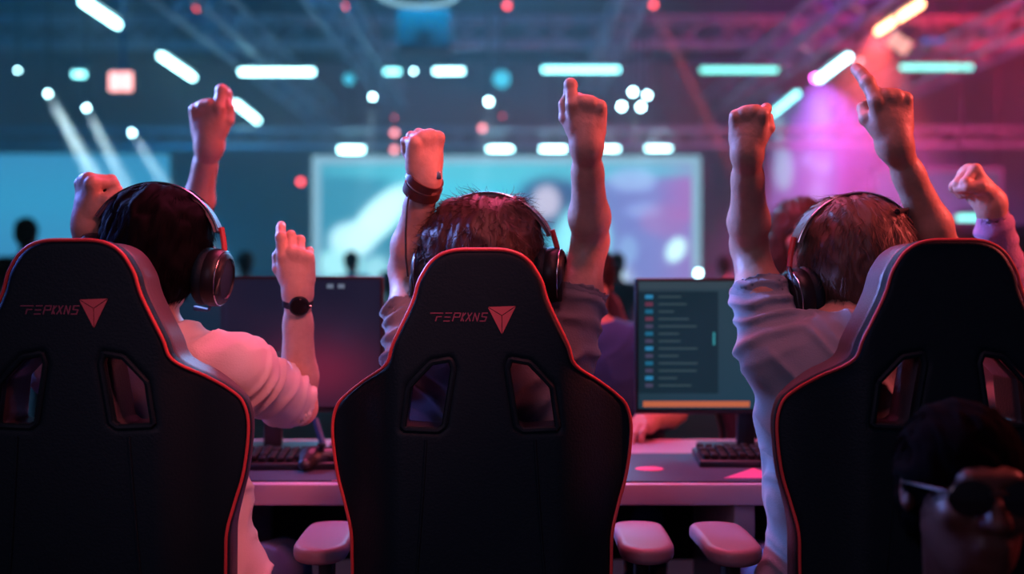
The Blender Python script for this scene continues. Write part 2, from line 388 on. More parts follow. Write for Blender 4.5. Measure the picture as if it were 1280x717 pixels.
    for s_ in 'lr':
        an = G['an'+s_]; P, Q = Field([RC(an-V((0, .035*fy, .045)), an+V((0, .15*fy, -.055)), .044, .036, .02), RC(an-V((0, 0, .05)), an, .045, .046, .02)], .009 if fine else .016).mesh()
        link('shoe', mesh_np('shoe', P-base, Q), M['shoe'] if fine else M['plastic'], body)
    if face and fine:
        for sx in (-1, 1):
            mb = MB(); mb.lathe([(.001, -.0115)]+[(.0115*math.sin(t), -.0115*math.cos(t)) for t in [math.pi*k/9 for k in range(1, 9)]]+[(.001, .0115)], Matrix.Translation(H(sx*.031, .083, .008)-V(base)), 14)
            mb.build('eyeball', M['eye'], body)
    # hair
    hp = []
    gx = {'short': 0, 'big': .024, 'bob': .012, 'cap': .004}[hstyle]
    nf = arr(R3@V((0, 1, 0)));
    def fclip(y): return (nf, float(V(nf).dot(H(0, y, 0))))
    hp.append(EL(H(0, -.018, .028), (.086+gx, .103+gx, .092+gx), Rl, .02))
    if hstyle in ('short', 'big'): hp.append(EL(H(0, -.05, -.03), (.074+gx, .062+gx, .07), Rl, .03))
    if hstyle == 'big': hp += [EL(H(-.035, -.02, .075), (.055, .07, .045), Rl, .03), EL(H(.04, -.01, .072), (.05, .06, .045), Rl, .03), EL(H(0, -.07, -.07), (.06, .045, .05), Rl, .03)]
    if seed == 5: hp += [EL(H(-.085, -.03, .045), (.058, .07, .062), Rl, .03), EL(H(-.06, -.02, .085), (.05, .06, .045), Rl, .03), EL(H(.05, -.03, .115), (.03, .035, .022), Rl, .02)]
    if hstyle == 'bob': hp += [EL(H(-.07, -.01, -.05), (.035, .07, .08), Rl, .03), EL(H(.07, -.01, -.05), (.035, .07, .08), Rl, .03), EL(H(0, -.06, -.06), (.08, .05, .09), Rl, .03)]
    hp.append(EL(H(0, .11, -.045), (.088, .075, .085), Rl, .012, sub=True))
    P, Q = Field(hp, .005 if fine else .012).mesh(); N = vnormals(P, Q)
    Lc = (P-arr(hc))@arr(R3)
    u = np.stack([Lc[:, 0]*60, Lc[:, 1]*16, Lc[:, 2]*16], 1); r = vnoise(u+1.6*vnoise(Lc*22+5)[:, None]+seed*11); r2 = vnoise(u*2.3+9)
    P = P+N*((r-.5)*.012+(r2-.5)*.006)[:, None]
    vs, fs = P.tolist(), None
    Q_all = [Q]; Pn = [P]
    if fine:
        top = np.where((Lc[:, 2] > -.09) & (Lc[:, 1] < .075))[0]; ns = {'short': 3200, 'big': 3000, 'bob': 1800, 'cap': 900}[hstyle]
        pick = rng.choice(top, ns); Rn = arr(R3); S0 = P[pick]; L0 = Lc[pick]; n0 = N[pick]
        cw = arr(R3@V((.01, -.02, .085))); tang = (S0-(arr(hc)+cw)); tang -= n0*np.sum(tang*n0, 1)[:, None]; tang /= np.linalg.norm(tang, axis=1)[:, None]+1e-6
        swirl = np.cross(n0, tang); d = tang*1.0+n0*rng.uniform(*lift, (ns, 1))+swirl*rng.normal(0, .45*messy, (ns, 1)); d /= np.linalg.norm(d, axis=1)[:, None]
        L = rng.uniform(.018, .042, ns)*(1.25 if hstyle == 'big' else 1); wdt = rng.uniform(.0006, .0013, ns); curl = rng.normal(0, 1, (ns, 3))*.35*messy; pos = S0-n0*.003; rings = []; segs = 5
        for k in range(segs+1):
            sd = np.cross(d, n0); sd /= np.linalg.norm(sd, axis=1)[:, None]+1e-6; up = np.cross(sd, d); w_ = (wdt*(1-k/segs*.85))[:, None]
            rings.append([pos+sd*w_, pos-sd*w_*.5+up*w_*.8, pos-sd*w_*.5-up*w_*.8])
            pos = pos+d*(L/segs)[:, None]; d = d+curl/segs*1.2+np.array([0, 0, -.5])/segs; d /= np.linalg.norm(d, axis=1)[:, None]
        SV = np.stack([np.stack(r_, 1) for r_ in rings], 1).reshape(-1, 3); b = len(P); qq = []
        st = b+np.arange(ns)*(segs+1)*3
        for k in range(segs):
            for a_ in range(3):
                c_ = (a_+1) % 3; qq.append(np.stack([st+k*3+a_, st+k*3+c_, st+(k+1)*3+c_, st+(k+1)*3+a_], 1))
        Pn.append(SV); Q_all += [np.concatenate(qq)]
    link('hair', mesh_np('hair', np.concatenate(Pn)-base, np.concatenate(Q_all)), M[hair], body)
    body['_h'] = 0; del body['_h']
    return body, H, R3

def headset(H0, R3, label, group, side_big=0, mic=True, wire=None, drop=-.012, s=1.25):
    H = lambda x, y, z: H0(x*s, y*s, z*s)
    root = empty('gaming_headset', H(0, 0, .12)); inv = Matrix.Translation(-V(root.location)); T = lambda *a: H(*a)-V(root.location)
    def arc(rx, rz, z0, t0, t1, n=28): return [(rx*math.sin(t), z0+rz*math.cos(t)) for t in [t0+(t1-t0)*k/n for k in range(n+1)]]
    mb = MB(); A = arc(.112, .112, .002, -1.15, 1.15)
    N = len(A)
    for i, (x, z) in enumerate(A):
        x2, z2 = x*.955, .002+(z-.002)*.955
        for xx, zz, yy in ((x, z, -.017), (x, z, .017), (x2, z2, .019), (x2, z2, -.019)): mb.v.append(tuple(T(xx, -.012+yy, zz)))
    for i in range(N-1):
        for k in range(4):
            l = (k+1) % 4; mb.f.append((i*4+k, i*4+l, (i+1)*4+l, (i+1)*4+k))
    mb.f += [(3, 2, 1, 0), tuple((N-1)*4+k for k in range(4))]
    mb.build('headband', M['leather_side'], root)
    rim = MB().tube([T(x*1.012, -.03, .002+(z-.002)*1.012) for x, z in A], .0022, 8); rim.build('headband_rim', M['metal'], root)['label'] = 'bright metal rim'
    for sx in (-1, 1):
        sl = MB(); B = [(sx*.1024, .056), (sx*.1105, .03), (sx*.116, .004)]
        sl.tube([T(x, -.012, z) for x, z in B], .0058, 8).build('slider', M['pipe'] if sx*side_big > 0 else M['metal'], root)  # red on the lit side stands for orange light on the metal
        yk = MB().tube([T(sx*.116, -.012, .008), T(sx*.121, -.03, -.004), T(sx*.123, -.048, -.03), T(sx*.122, -.05, -.055)], .0048, 8)
        yk.build('yoke', M['plastic'], root)
        X = R3@V((sx, 0, 0)); zx = V((0, 0, 1)); Mx = Matrix.Translation(T(sx*.078, -.014, -.03+drop))@(X.to_track_quat('Z', 'Y').to_matrix().to_4x4())@Matrix.Scale(1.22, 4)
        cu = MB().lathe([(.026, 0), (.042, .0), (.048, .006), (.049, .013), (.045, .02), (.03, .021)], Mx, 32); cu.build('ear_cushion', M['leather'], root)
        cp = MB().lathe([(.03, .018), (.046, .018), (.0485, .024), (.048, .036), (.042, .046), (.034, .049), (.033, .046), (.002, .046)], Mx, 32); c = cp.build('ear_cup', M['plastic'], root)
        rg = MB(); rr = [Mx@V((.0455*math.cos(t), .0455*math.sin(t), .0415)) for t in [2*math.pi*k/32 for k in range(32)]]
        rg.tube(rr, .0013, 6, closed=True).build('trim_ring', M['metal'], c)
    if mic:
        s = side_big or 1; MB().tube([T(s*.105, .01, -.05), T(s*.11, .045, -.08), T(s*.09, .085, -.1), T(s*.05, .115, -.1)], [.0035, .003, .003, .006], 8).build('microphone_boom', M['plastic'], root)
    tag(root, label, 'headset', group); return root

UPZ = (0, 0, 1)
def seated(cx, y, pz=.6, kd=.42, f=1, spread=.12):
    return dict(pelvis=(cx, y, pz), knl=(cx-f*spread, y+f*kd, .52), knr=(cx+f*spread, y+f*kd, .52), anl=(cx-f*spread, y+f*(kd+.06), .1), anr=(cx+f*spread, y+f*(kd+.06), .1))

# ---- player one
j1 = dict(head=at(199, 318, 2.31), hrot=(-4, 7, -5), shl=at(82, 458, 2.28), shr=at(300, 462, 2.27), ell=at(92, 408, 2.50), elr=at(374, 508, 2.49),
          wrl=at(112, 278, 2.33), wrr=at(372, 362, 2.42), handl=dict(axis=(.03, -.2, 1), dorsal=(-.75, -.65, 0), thumb='fist', s=1.0),
          handr=dict(axis=(-.03, -.15, 1), fat=1.1, dorsal=(.1, -1, 0), curls=[(6, 40, 30), (38, 100, 60), (48, 100, 60), (60, 100, 60)], thumb='side', s=.9), **seated(-.68, 2.29))
b1, H1, R1 = person('player in white T-shirt with black hair, wearing a round black wristwatch', 'cheering players in gaming chairs', j1, 'white_shirt', 'hair_black', sleeve=.85, hstyle='big', folds=.012, seed=3, lift=(.0, .12), messy=.3)
headset(H1, R1, 'black headset worn by the black-haired player in white', 'headsets worn by the players', 1, drop=.004)
# ---- player two
j2 = dict(head=at(614, 326, 2.37), hrot=(8, 2, -10), shl=(-.195, 2.34, 1.04), shr=(.105, 2.34, 1.06), ell=at(508, 336, 2.45), elr=at(738, 302, 2.38),
          wrl=at(531, 222, 2.3), wrr=at(733, 178, 2.2), handl=dict(axis=(.05, -.3, 1), dorsal=(.6, -.8, 0), thumb='fist', s=.95),
          handr=dict(axis=(-.02, -.35, 1), fat=1.2, dorsal=(.05, -1, 0), curls=[(30, 100, 60), (80, 95, 50), (84, 95, 50), (86, 95, 50)], thumb='side', s=.9), **seated(-.05, 2.34))
b2, H2, R2 = person('player in grey T-shirt with a brown leather band on the raised wrist', 'cheering players in gaming chairs', j2, 'grey_shirt', 'hair_warm', sleeve=.6, hstyle='big', folds=.012, seed=5, lift=(.1, .6), messy=2.2)
headset(H2, R2, 'black headset on the tousled brown hair of the player in grey', 'headsets worn by the players', 1, drop=.012, s=1.28)
# ---- player three
j3 = dict(head=at(1064, 327, 2.34), hrot=(4, -8, 10), shl=at(968, 442, 2.27), shr=at(1150, 432, 2.27), ell=at(936, 306, 2.38), elr=at(1180, 318, 2.38),
          wrl=at(934, 188, 2.2), wrr=at(1117, 176, 2.26), handl=dict(axis=(-.02, -.35, 1), dorsal=(-.35, -1, 0), thumb='fist', s=.86, curls=[(70, 100, 55), (84, 95, 50), (84, 95, 50), (88, 95, 50)]),
          handr=dict(axis=(-.16, -.25, 1), fat=1.25, dorsal=(.12, -1, 0), curls=[(40, 14, 8), (70, 90, 60), (78, 90, 60), (86, 90, 60)], thumb='fist', s=1.02), **seated(.70, 2.28))
b3, H3, R3_ = person('player in slate blue T-shirt raising a fist and a pointing finger', 'cheering players in gaming chairs', j3, 'blue_shirt', 'hair_mid', skin='skin2', sleeve=.62, hstyle='big', folds=.012, seed=8, torso_w=1.08, lift=(.05, .35), messy=.8)
headset(H3, R3_, 'black headset worn by the player in slate blue', 'headsets worn by the players', -1)
# ---- player four (mostly beyond the frame)
j4 = dict(head=(1.58, 2.5, 1.33), hrot=(0, 0, 0), shl=(1.38, 2.48, 1.06), shr=(1.74, 2.48, 1.06), ell=at(1268, 408, 2.62), elr=(1.8, 2.62, .86),
          wrl=at(1237, 252, 2.5), wrr=(1.62, 2.85, .86), handl=dict(axis=(-.6, 0, .75), dorsal=(.75, .25, .6), thumb='fist', s=.95, curls=[(86, 95, 60)]*4, side='R'),
          handr=dict(axis=(-.3, 1, 0), dorsal=(0, 0, 1), curls=[(20, 30, 20)]*4, thumb='side'), **seated(1.56, 2.48))
b4, H4, R4 = person('person in lilac hoodie raising a fist beside the slate blue player', None, j4, 'hoodie', 'hair_brown', long_sleeve=True, folds=.008, seed=11)
hs4 = None
# ---- across the desk
j5 = dict(head=(-1.12, 3.42, 1.36), hrot=(-12, 0, 0), face=-1., shl=(-.97, 3.46, 1.16), shr=(-1.32, 3.5, 1.14), ell=at(244, 274, 3.12), elr=(-1.45, 3.62, .93),
          wrl=at(262, 178, 2.98), wrr=(-1.3, 3.42, .84), handl=dict(axis=(.0, -.3, 1), fat=1.2, dorsal=(-.15, -1, 0), thumb='side', s=1.1, curls=[(30, 80, 50), (75, 95, 50), (84, 95, 50), (88, 95, 50)]),
          handr=dict(axis=(.2, -1, -.1), dorsal=(0, 0, 1), curls=[(20, 30, 20)]*4, thumb='side'), pelvis=(-1.15, 3.72, .86), knl=(-1.04, 3.68, .5), knr=(-1.26, 3.68, .5), anl=(-1.04, 3.76, .1), anr=(-1.26, 3.76, .1))
person('person standing across the desk with a fist above the black-haired player', 'people across the desk', j5, 'black_cloth', 'hair_black', sleeve=.5, folds=.006, seed=13, hstyle='short')
j6 = dict(head=at(735, 352, 3.75), hrot=(14, 0, 0), face=-1., shl=(.45, 3.7, 1.0), shr=(.10, 3.7, 1.0), ell=(.52, 3.58, .80), elr=(.02, 3.6, .8),
          wrl=(.40, 3.36, .79), wrr=(.16, 3.36, .79), handl=dict(axis=(-.5, -1, -.05), dorsal=(0, 0, 1), curls=[(20, 30, 20)]*4, thumb='side'),
          handr=dict(axis=(.3, -1, -.05), dorsal=(0, 0, 1), curls=[(20, 30, 20)]*4, thumb='side'), **seated(.27, 3.72, .56, .42, -1))
person('person in navy top seated across the desk behind the lit monitor', 'people across the desk', j6, 'navy', 'hair_brown', sleeve=.5, seed=17, hstyle='short')
j7 = dict(head=at(1001, 296, 3.7), hrot=(0, 0, 0), face=-1., shl=(1.16, 3.72, 1.1), shr=(.80, 3.72, 1.1), ell=(1.22, 3.62, .85), elr=(.72, 3.62, .85),
          wrl=(1.08, 3.4, .79), wrr=(.86, 3.4, .79), handl=dict(axis=(-.3, -1, -.05), dorsal=(0, 0, 1), curls=[(20, 30, 20)]*4, thumb='side'),
          handr=dict(axis=(.3, -1, -.05), dorsal=(0, 0, 1), curls=[(20, 30, 20)]*4, thumb='side'), **seated(.98, 3.74, .58, .42, -1))
person('person in teal top with brown bob across from the slate blue player', 'people across the desk', j7, 'teal', 'hair_mid', sleeve=.5, seed=19, hstyle='bob')
# ---- figure crouching behind the third chair, facing the camera
j8 = dict(head=(.632, 1.56, .935), hrot=(0, 0, 0), face=-1., shl=(.84, 1.60, .68), shr=(.48, 1.60, .68), ell=(.92, 1.5, .45), elr=(.40, 1.5, .45),
          wrl=(.80, 1.32, .42), wrr=(.52, 1.32, .42), handl=dict(axis=(-.3, -1, -.2), dorsal=(0, 0, 1), curls=[(40, 50, 30)]*4, thumb='side'),
          handr=dict(axis=(.3, -1, -.2), dorsal=(0, 0, 1), curls=[(40, 50, 30)]*4, thumb='side'), pelvis=(.66, 1.68, .27), knl=(.79, 1.36, .36), knr=(.53, 1.36, .36), anl=(.79, 1.5, .1), anr=(.53, 1.5, .1))
b8, H8, R8 = person('person in black and dark sunglasses crouching behind a gaming chair', None, j8, 'black_cloth', 'hair_jet', skin='skin3', trousers='black_cloth', sleeve=.5, long_sleeve=True, seed=23, hstyle='short', lift=(0, .1), messy=.3)
g = empty('sunglasses', H8(0, .1, .01)); T8 = lambda *a: H8(*a)-g.location
for sx in (-1, 1):
    Mx = Matrix.Translation(T8(sx*.034, .102, .006))@(R8@V((sx*.12, 1, 0))).to_track_quat('Z', 'Y').to_matrix().to_4x4()@Matrix.Scale(1.25, 4, (1, 0, 0))
    MB().lathe([(.001, -.001), (.023, -.001), (.024, .001), (.02, .003), (.001, .0036)], Mx, 24).build('lens', M['lens'], g)
    MB().tube([T8(sx*.064, .095, .014), T8(sx*.082, .06, .014), T8(sx*.085, -.005, .008), T8(sx*.083, -.02, -.008)], .0022, 8).build('temple', M['plastic'], g)
MB().tube([T8(-.012, .108, .012), T8(0, .113, .015), T8(.012, .108, .012)], .0022, 8).build('bridge', M['plastic'], g)
tag(g, 'dark sunglasses on the face of the crouching person in black', 'glasses')

# ---- wrist wear
def ring_on(center, axis, r, w, t, m, name, parent=None, n=36, off=V((0, 0, 0)), sc=(1, 1)):
    Mx = Matrix.Translation(V(center)-off)@V(axis).to_track_quat('Z', 'Y').to_matrix().to_4x4()@Matrix.Diagonal((sc[0], sc[1], 1, 1))
    b = MB(); pr = [(r, -w/2), (r+t, -w/2+.001), (r+t, w/2-.001), (r, w/2), (r-.001, 0), (r, -w/2)]; 
    for q, z in pr:
        for k in range(n): a = 2*math.pi*k/n; b.v.append(tuple(Mx@V((q*math.cos(a), q*math.sin(a), z))))
    for i in range(len(pr)-1):
        for k in range(n): l = (k+1) % n; b.f.append((i*n+k, i*n+l, (i+1)*n+l, (i+1)*n+k))
    return b.build(name, m, parent)
wr = V(j1['wrr']); ax = (wr-V(j1['elr'])).normalized(); wc = wr-ax*.026
wt = empty('wristwatch', wc); ring_on(wc, ax, .0300, .021, .0035, M['plastic'], 'watch_strap', wt, off=wc)
dd = V((.28, -1, .0)); dd = (dd-ax*dd.dot(ax)).normalized()
Mx = Matrix.Translation(dd*.0305)@dd.to_track_quat('Z', 'Y').to_matrix().to_4x4()
MB().lathe([(.018, 0), (.0215, .001), (.022, .008), (.0195, .011), (.018, .0105), (.001, .0105)], Mx, 32).build('watch_case', M['plastic'], wt)
MB().lathe([(.001, .0106), (.0165, .0106), (.016, .0112), (.001, .0114)], Mx, 32).build('watch_face', M['lens'], wt)
MB().tube([Mx@V((.021, 0, .005)), Mx@V((.026, 0, .005))], .0028, 8).build('crown', M['metal'], wt)
tag(wt, 'round black wristwatch on the raised wrist of the player in white', 'watch')
wr = V(j2['wrl']); ax = (wr-V(j2['ell'])).normalized(); wc = wr-ax*.004
ws = empty('leather_wristband', wc); ring_on(wc, (ax+V((.35, 0, 0))).normalized(), .0345, .02, .004, M['strap'], 'upper_band', ws, off=wc, sc=(1.05, 1))
ring_on(wc-ax*.024, (ax+V((.12, 0, 0))).normalized(), .0335, .024, .004, M['strap'], 'lower_band', ws, off=wc, sc=(1.08, 1))
MB().box(V((.028, -.024, .006)), (.016, .006, .016), None, .002).build('buckle', M['metal'], ws)
MB().tube([(-.03, -.01, -.03), (-.034, -.02, -.06), (-.036, -.028, -.11), (-.035, -.035, -.16), (-.03, -.04, -.2)], .0022, 8).build('trailing_cord', M['plastic'], ws)
tag(ws, 'brown double leather band on the lifted wrist of the grey-shirted player', 'wristband')

# ------------------------------------------------------------------ gaming chairs
OUT = [(0, 1.281), (.044, 1.280), (.072, 1.272), (.091, 1.258), (.104, 1.24), (.115, 1.218), (.126, 1.18), (.161, 1.107), (.176, 1.067), (.222, 1.034), (.258, 1.006), (.281, .98), (.290, .934), (.281, .853),
       (.265, .794), (.252, .74), (.250, .68), (.246, .58), (.225, .5), (.16, .455), (0, .45)]
def catmull(P, n=6, closed=True):
    P = [np.array(p, float) for p in P]; N = len(P); out = []
    for i in range(N):
        p0, p1, p2, p3 = P[i-1], P[i], P[(i+1) % N], P[(i+2) % N]
        for k in range(n):
            t = k/n; out.append(.5*((2*p1)+(-p0+p2)*t+(2*p0-5*p1+4*p2-p3)*t*t+(-p0+3*p1-3*p2+p3)*t**3))
    return out
half = OUT; poly = catmull(half+[(-x, z) for x, z in half[-2:0:-1]], 5)
SL = [(.132, 1.028), (.090, 1.072), (.055, 1.078), (.049, 1.06), (.066, .955), (.078, .946), (.143, .949)]
def bend(x, z):
    ax = np.abs(x); w = np.clip((ax-.14)/.15, 0, 1); return .10*w*w*(3-2*w)*np.clip((1.16-z)/.12, 0, 1)-.0*z-(z-.5)*.03
def polysd(px, pz, poly):
    d = np.full(px.shape, 1e9); s = np.ones(px.shape); N = len(poly)
    for i in range(N):
        a = poly[i]; b = poly[i-1]; ex, ez = b[0]-a[0], b[1]-a[1]; wx, wz = px-a[0], pz-a[1]
        t = np.clip((wx*ex+wz*ez)/(ex*ex+ez*ez+1e-12), 0, 1); d = np.minimum(d, (wx-ex*t)**2+(wz-ez*t)**2)
        c1 = pz >= a[1]; c2 = pz < b[1]; c3 = ex*wz > ez*wx; flip = (c1 & c2 & c3) | (~c1 & ~c2 & ~c3); s = np.where(flip, -s, s)
    return s*np.sqrt(d)
def chair_slab(y0, y1, inset, rr, h=.0045, slot_grow=0., rot=0, bolster=0., edgethin=0.):
    x = np.arange(-.32, .3201, h); z = np.arange(.42, 1.32, h); y = np.arange(-.08, .30, h); X, Z = np.meshgrid(x, z, indexing='ij')
    D = polysd(X, Z, poly)+inset
    for sx in (-1, 1): D = np.maximum(D, -(polysd(X, Z, [(sx*a, b) for a, b in SL][::sx])-slot_grow))
    Bn = bend(X, Z); t1 = y1+bolster*np.exp(-((np.abs(X)-.2)/.05)**2)*np.clip((1.05-Z)/.1, 0, 1)-edgethin*np.clip((np.abs(X)-.2)/.08, 0, 1)
    yc = (y0+t1)/2; th = (t1-y0)/2
    wy = np.abs(y[None, :, None]-Bn[:, None, :]-yc[:, None, :])-th[:, None, :]+rr; d2 = D[:, None, :]+rr
    F = np.minimum(np.maximum(d2, wy), 0)+np.sqrt(np.maximum(d2, 0)**2+np.maximum(wy, 0)**2)-rr
    F = np.broadcast_to(F, (len(x), len(y), len(z))).astype(np.float32).copy()
    return surface_nets(F, (x[0], y[0], z[0]), h)
def make_chair():
    root = empty('gaming_chair')
    P, Q = chair_slab(0., .045, 0., .014, edgethin=.012); bk = link('backrest_shell', mesh_np('backrest_shell', P+arr((0, -.25, 0)), Q), M['leather'], root)
    P, Q = chair_slab(.04, .145, .004, .02, bolster=.02, edgethin=.075); link('backrest_cushion', mesh_np('backrest_cushion', P+arr((0, -.25, 0)), Q), M['leather_side'], root)
    def onb(x, z, o): return V((x, -.25+float(bend(np.array(x), np.array(z)))+o, z))
    MB().tube([onb(p[0]*.992, p[1]-.002*(p[1] > 1.2), -.001) for p in poly], .0032, 8, closed=True).build('piping', M['pipe'], root)['label'] = 'red edge piping'
    for sx in (-1, 1):
        q_ = [(sx*a, b) for a, b in SL]; s_ = [lerp(V(q_[i]), V(q_[(i+1) % len(q_)]), t) for i in range(len(q_)) for t in (.06, .5, .94)]; MB().tube([onb(p[0], p[1], .004) for p in s_], .006, 8, closed=True).build('slot_trim', M['leather'], root)
        MB().tube([onb(sx*x, z, -.001) for x, z in [(.10, .93), (.105, .85), (.112, .75), (.12, .65), (.12, .52)]], .0025, 6).build('seam', M['leather'], root)
    # embroidery: slanted letters and split triangle
    def stroke(mb, pts, w, ox, oz, s):
        for (a, b), (c, d) in zip(pts[:-1], pts[1:]):
            p = V((ox+(a+b*.28)*s, 0, oz+b*s)); q = V((ox+(c+d*.28)*s, 0, oz+d*s)); t = (q-p).normalized(); n = V((-t.z, 0, t.x))*w/2; p = p-t*w*.3; q = q+t*w*.3
            vs = []
            for o in (-.0012, .002):
                for k in (p+n, p-n, q-n, q+n): vs.append(onb(k.x, k.z, o))
            mb.add(vs, [(3, 2, 1, 0), (4, 5, 6, 7), (0, 1, 5, 4), (1, 2, 6, 5), (2, 3, 7, 6), (3, 0, 4, 7)])
    L = [[[(-.75, 1), (.8, 1)], [(.15, .55), (.75, .55)], [(.15, 0), (.15, .55)]], [[(0, 1), (.75, 1)], [(0, .5), (.7, .5)], [(0, 0), (.75, 0)]], [[(0, 0), (0, .85)], [(0, 1), (.75, 1), (.75, .5), (.1, .5)]],
         [[(0, 0), (0, 1)], [(.3, 1), (.0, .5), (.3, 0)]], [[(0, 0), (.5, 1)], [(0, 1), (.55, 0)]], [[(0, 0), (0, 1), (.55, 0), (.55, 1)]], [[(.65, 1), (0, 1), (.05, .55), (.65, .5), (.6, 0), (-.05, 0)]]]
    mb = MB(); xo = -.084
    for gph, adv in zip(L, [.98, .95, .9, .5, .75, .8, .8]):
        for st in gph: stroke(mb, st, .0019, xo, 1.148, .0145)
        xo += adv*.0172
    mb.build('embroidered_lettering', M['thread'], root, False)
    def tri(pts):
        c = sum((V(p) for p in pts), V((0, 0)))/3; vs = []
        for o in (-.0015, .002):
            for p in pts:
                q = c+(V(p)-c)*.93; vs.append(onb(q.x, q.y, o))
        return vs, [(2, 1, 0), (3, 4, 5), (0, 1, 4, 3), (1, 2, 5, 4), (2, 0, 3, 5)]
    A_, B_, D_, O_ = (.013, 1.174), (.066, 1.176), (.0395, 1.122), (.0395, 1.158); em = MB(); 
    for t_ in ((A_, B_, O_), (A_, O_, D_), (O_, B_, D_)): em.add(*tri(t_))
    em.build('embroidered_emblem', M['threadr'], root, False)
    # seat
    P, Q = Field([RB((0, .0, .45), (.25, .24, .055), .04, None, .02), RC((-.25, -.16, .47), (-.25, .2, .47), .045, .04, .03), RC((.25, -.16, .47), (.25, .2, .47), .045, .04, .03)], .007).mesh()
    link('seat', mesh_np('seat', P, Q), M['leather_side'], root)
    for sx in (-1, 1):
        def padfn(X, Y, Z, c=(sx*.335, .07, .660)):
            d2 = np.sqrt((X-c[0])**2+(Y-c[1]-np.clip(Y-c[1], -.085, .08))**2)-.056; wz = np.abs(Z-c[2])-.017
            a, b = d2+.012, wz+.012; return np.minimum(np.maximum(a, b), 0)+np.sqrt(np.maximum(a, 0)**2+np.maximum(b, 0)**2)-.012
        P, Q = Field([_p(padfn, (sx*.335-.057, -.072, .642), (sx*.335+.057, .208, .678), .001)], .004).mesh(); P[:, 2] += .01*np.cos((P[:, 1]-.07)*9); 
        ap = link('armrest_pad', mesh_np('armrest_pad', P, Q), M['pad'], root)
        po = MB().box((sx*.33, .03, .57), (.03, .055, .19), None, .008); po.box((sx*.31, .03, .475), (.11, .06, .02), None, .006); po.build('armrest_post', M['plastic'], root)
    MB().box((0, 0, .385), (.3, .3, .035), None, .01).build('seat_plate', M['dmetal'], root)
    MB().lathe([(.025, .1), (.03, .12), (.03, .24), (.02, .245), (.02, .38)]).build('gas_lift', M['plastic'], root)
    for k in range(5):
        a = 2*math.pi*k/5+.3; d = V((math.cos(a), math.sin(a), 0))
        MB().tube([d*.02+V((0, 0, .115)), d*.18+V((0, 0, .1)), d*.30+V((0, 0, .075))], [.03, .024, .016], 10).build('base_leg', M['plastic'], root)
        cs = MB(); n = V((-d.y, d.x, 0))
        for s in (-1, 1): cs.lathe([(.004, -.008), (.028, -.008), (.030, -.004), (.030, .004), (.028, .008), (.004, .008)], Matrix.Translation(d*.30+n*s*.014+V((0, 0, .031)))@n.to_track_quat('Z', 'Y').to_matrix().to_4x4(), 16)
        cs.build('caster', M['plastic'], root)
    return root
ch = make_chair(); ch.location = (-.058, 2.32, 0)
tag(ch, 'black gaming chair with red piping, behind the player in grey', 'chair', 'gaming chairs along the desk')
for loc, rz, lb in (((-.775, 2.255, .015), -.02, 'black gaming chair with red piping, behind the player in white'),
                    ((.775, 2.255, .015), .03, 'black gaming chair with red piping, behind the player in slate blue')):
    c = copy_tree(ch); c.location = loc; c.rotation_euler = (0, 0, rz); c['label'] = lb
    if loc[0] < 0:
        for k_ in c.children:
            if k_.name.startswith('armrest') and max(q[0] for q in k_.bound_box) > .3: k_.location = (0, 0, -.13)
    if loc[0] > 0:
        for k_ in list(c.children):
            if k_.name.startswith('embroidered'): bpy.data.objects.remove(k_)
c = copy_tree(ch); c.location = (1.56, 2.44, 0); c['label'] = 'black gaming chair under the person in the lilac hoodie'
for x, y, lb in ((.27, 3.72, 'black gaming chair across the desk, under the person in navy'), (.98, 3.74, 'black gaming chair across the desk, under the person in teal')):
    c = copy_tree(ch); c.location = (x, y, 0); c.rotation_euler = (0, 0, math.pi); c.scale = (1, 1, .93); c['label'] = lb

# ------------------------------------------------------------------ desk and what stands on it
dk = empty('long_desk', (0, 2.95, 0))
MB().box((0, 0, .724), (4.4, .72, .05), None, .004).build('desk_top', M['desk'], dk)
for x in (-2.1, -.72, .55, 2.1):
    MB().box((x, .0, .35), (.05, .6, .698), None, .003).build('desk_leg', M['desk'], dk)
MB().box((0, .3, .55), (4.2, .02, .28), None, .003).build('modesty_panel', M['black_cloth'], dk)
tag(dk, 'long pale desk shared by the row of players', 'desk')
DZ = .749
def dmat(x0, x1, lb, tri, y0=2.6, y1=2.98):
    r = empty('desk_mat', ((x0+x1)/2, (y0+y1)/2, DZ)); w = x1-x0
    MB().box((0, 0, .002), (w, y1-y0, .004), None, .0015).build('mat_surface', M['mouse_mat'], r)
    p = MB(); p.add([(a, b, z) for z in (.0035, .0048) for a, b in tri], [(2, 1, 0), (3, 4, 5), (0, 1, 4, 3), (1, 2, 5, 4), (2, 0, 3, 5)]); p.build('printed_wedge', M['pinkprint'], r, False)['label'] = 'pink printed wedge'
    tag(r, lb, 'desk mat', 'desk mats'); return r
dmat(-.66, -.24, 'dark desk mat with pink wedge near the player in white', [(.03, -.17), (.2, -.17), (.2, -.06)], 2.62, 2.94)
rm = dmat(.1, .86, 'wide dark desk mat under the keyboard of the lit monitor', [(.02, -.17), (.16, -.17), (.12, -.03)], 2.61, 3.02)
MB().lathe([(.001, .0036), (.035, .0036), (.034, .0052), (.001, .0052)], Matrix.Translation((-.14, -.04, 0))@Matrix.Scale(.8, 4, (0, 1, 0)), 24).build('printed_spot', M['pinkprint'], rm)['label'] = 'pink printed spot'

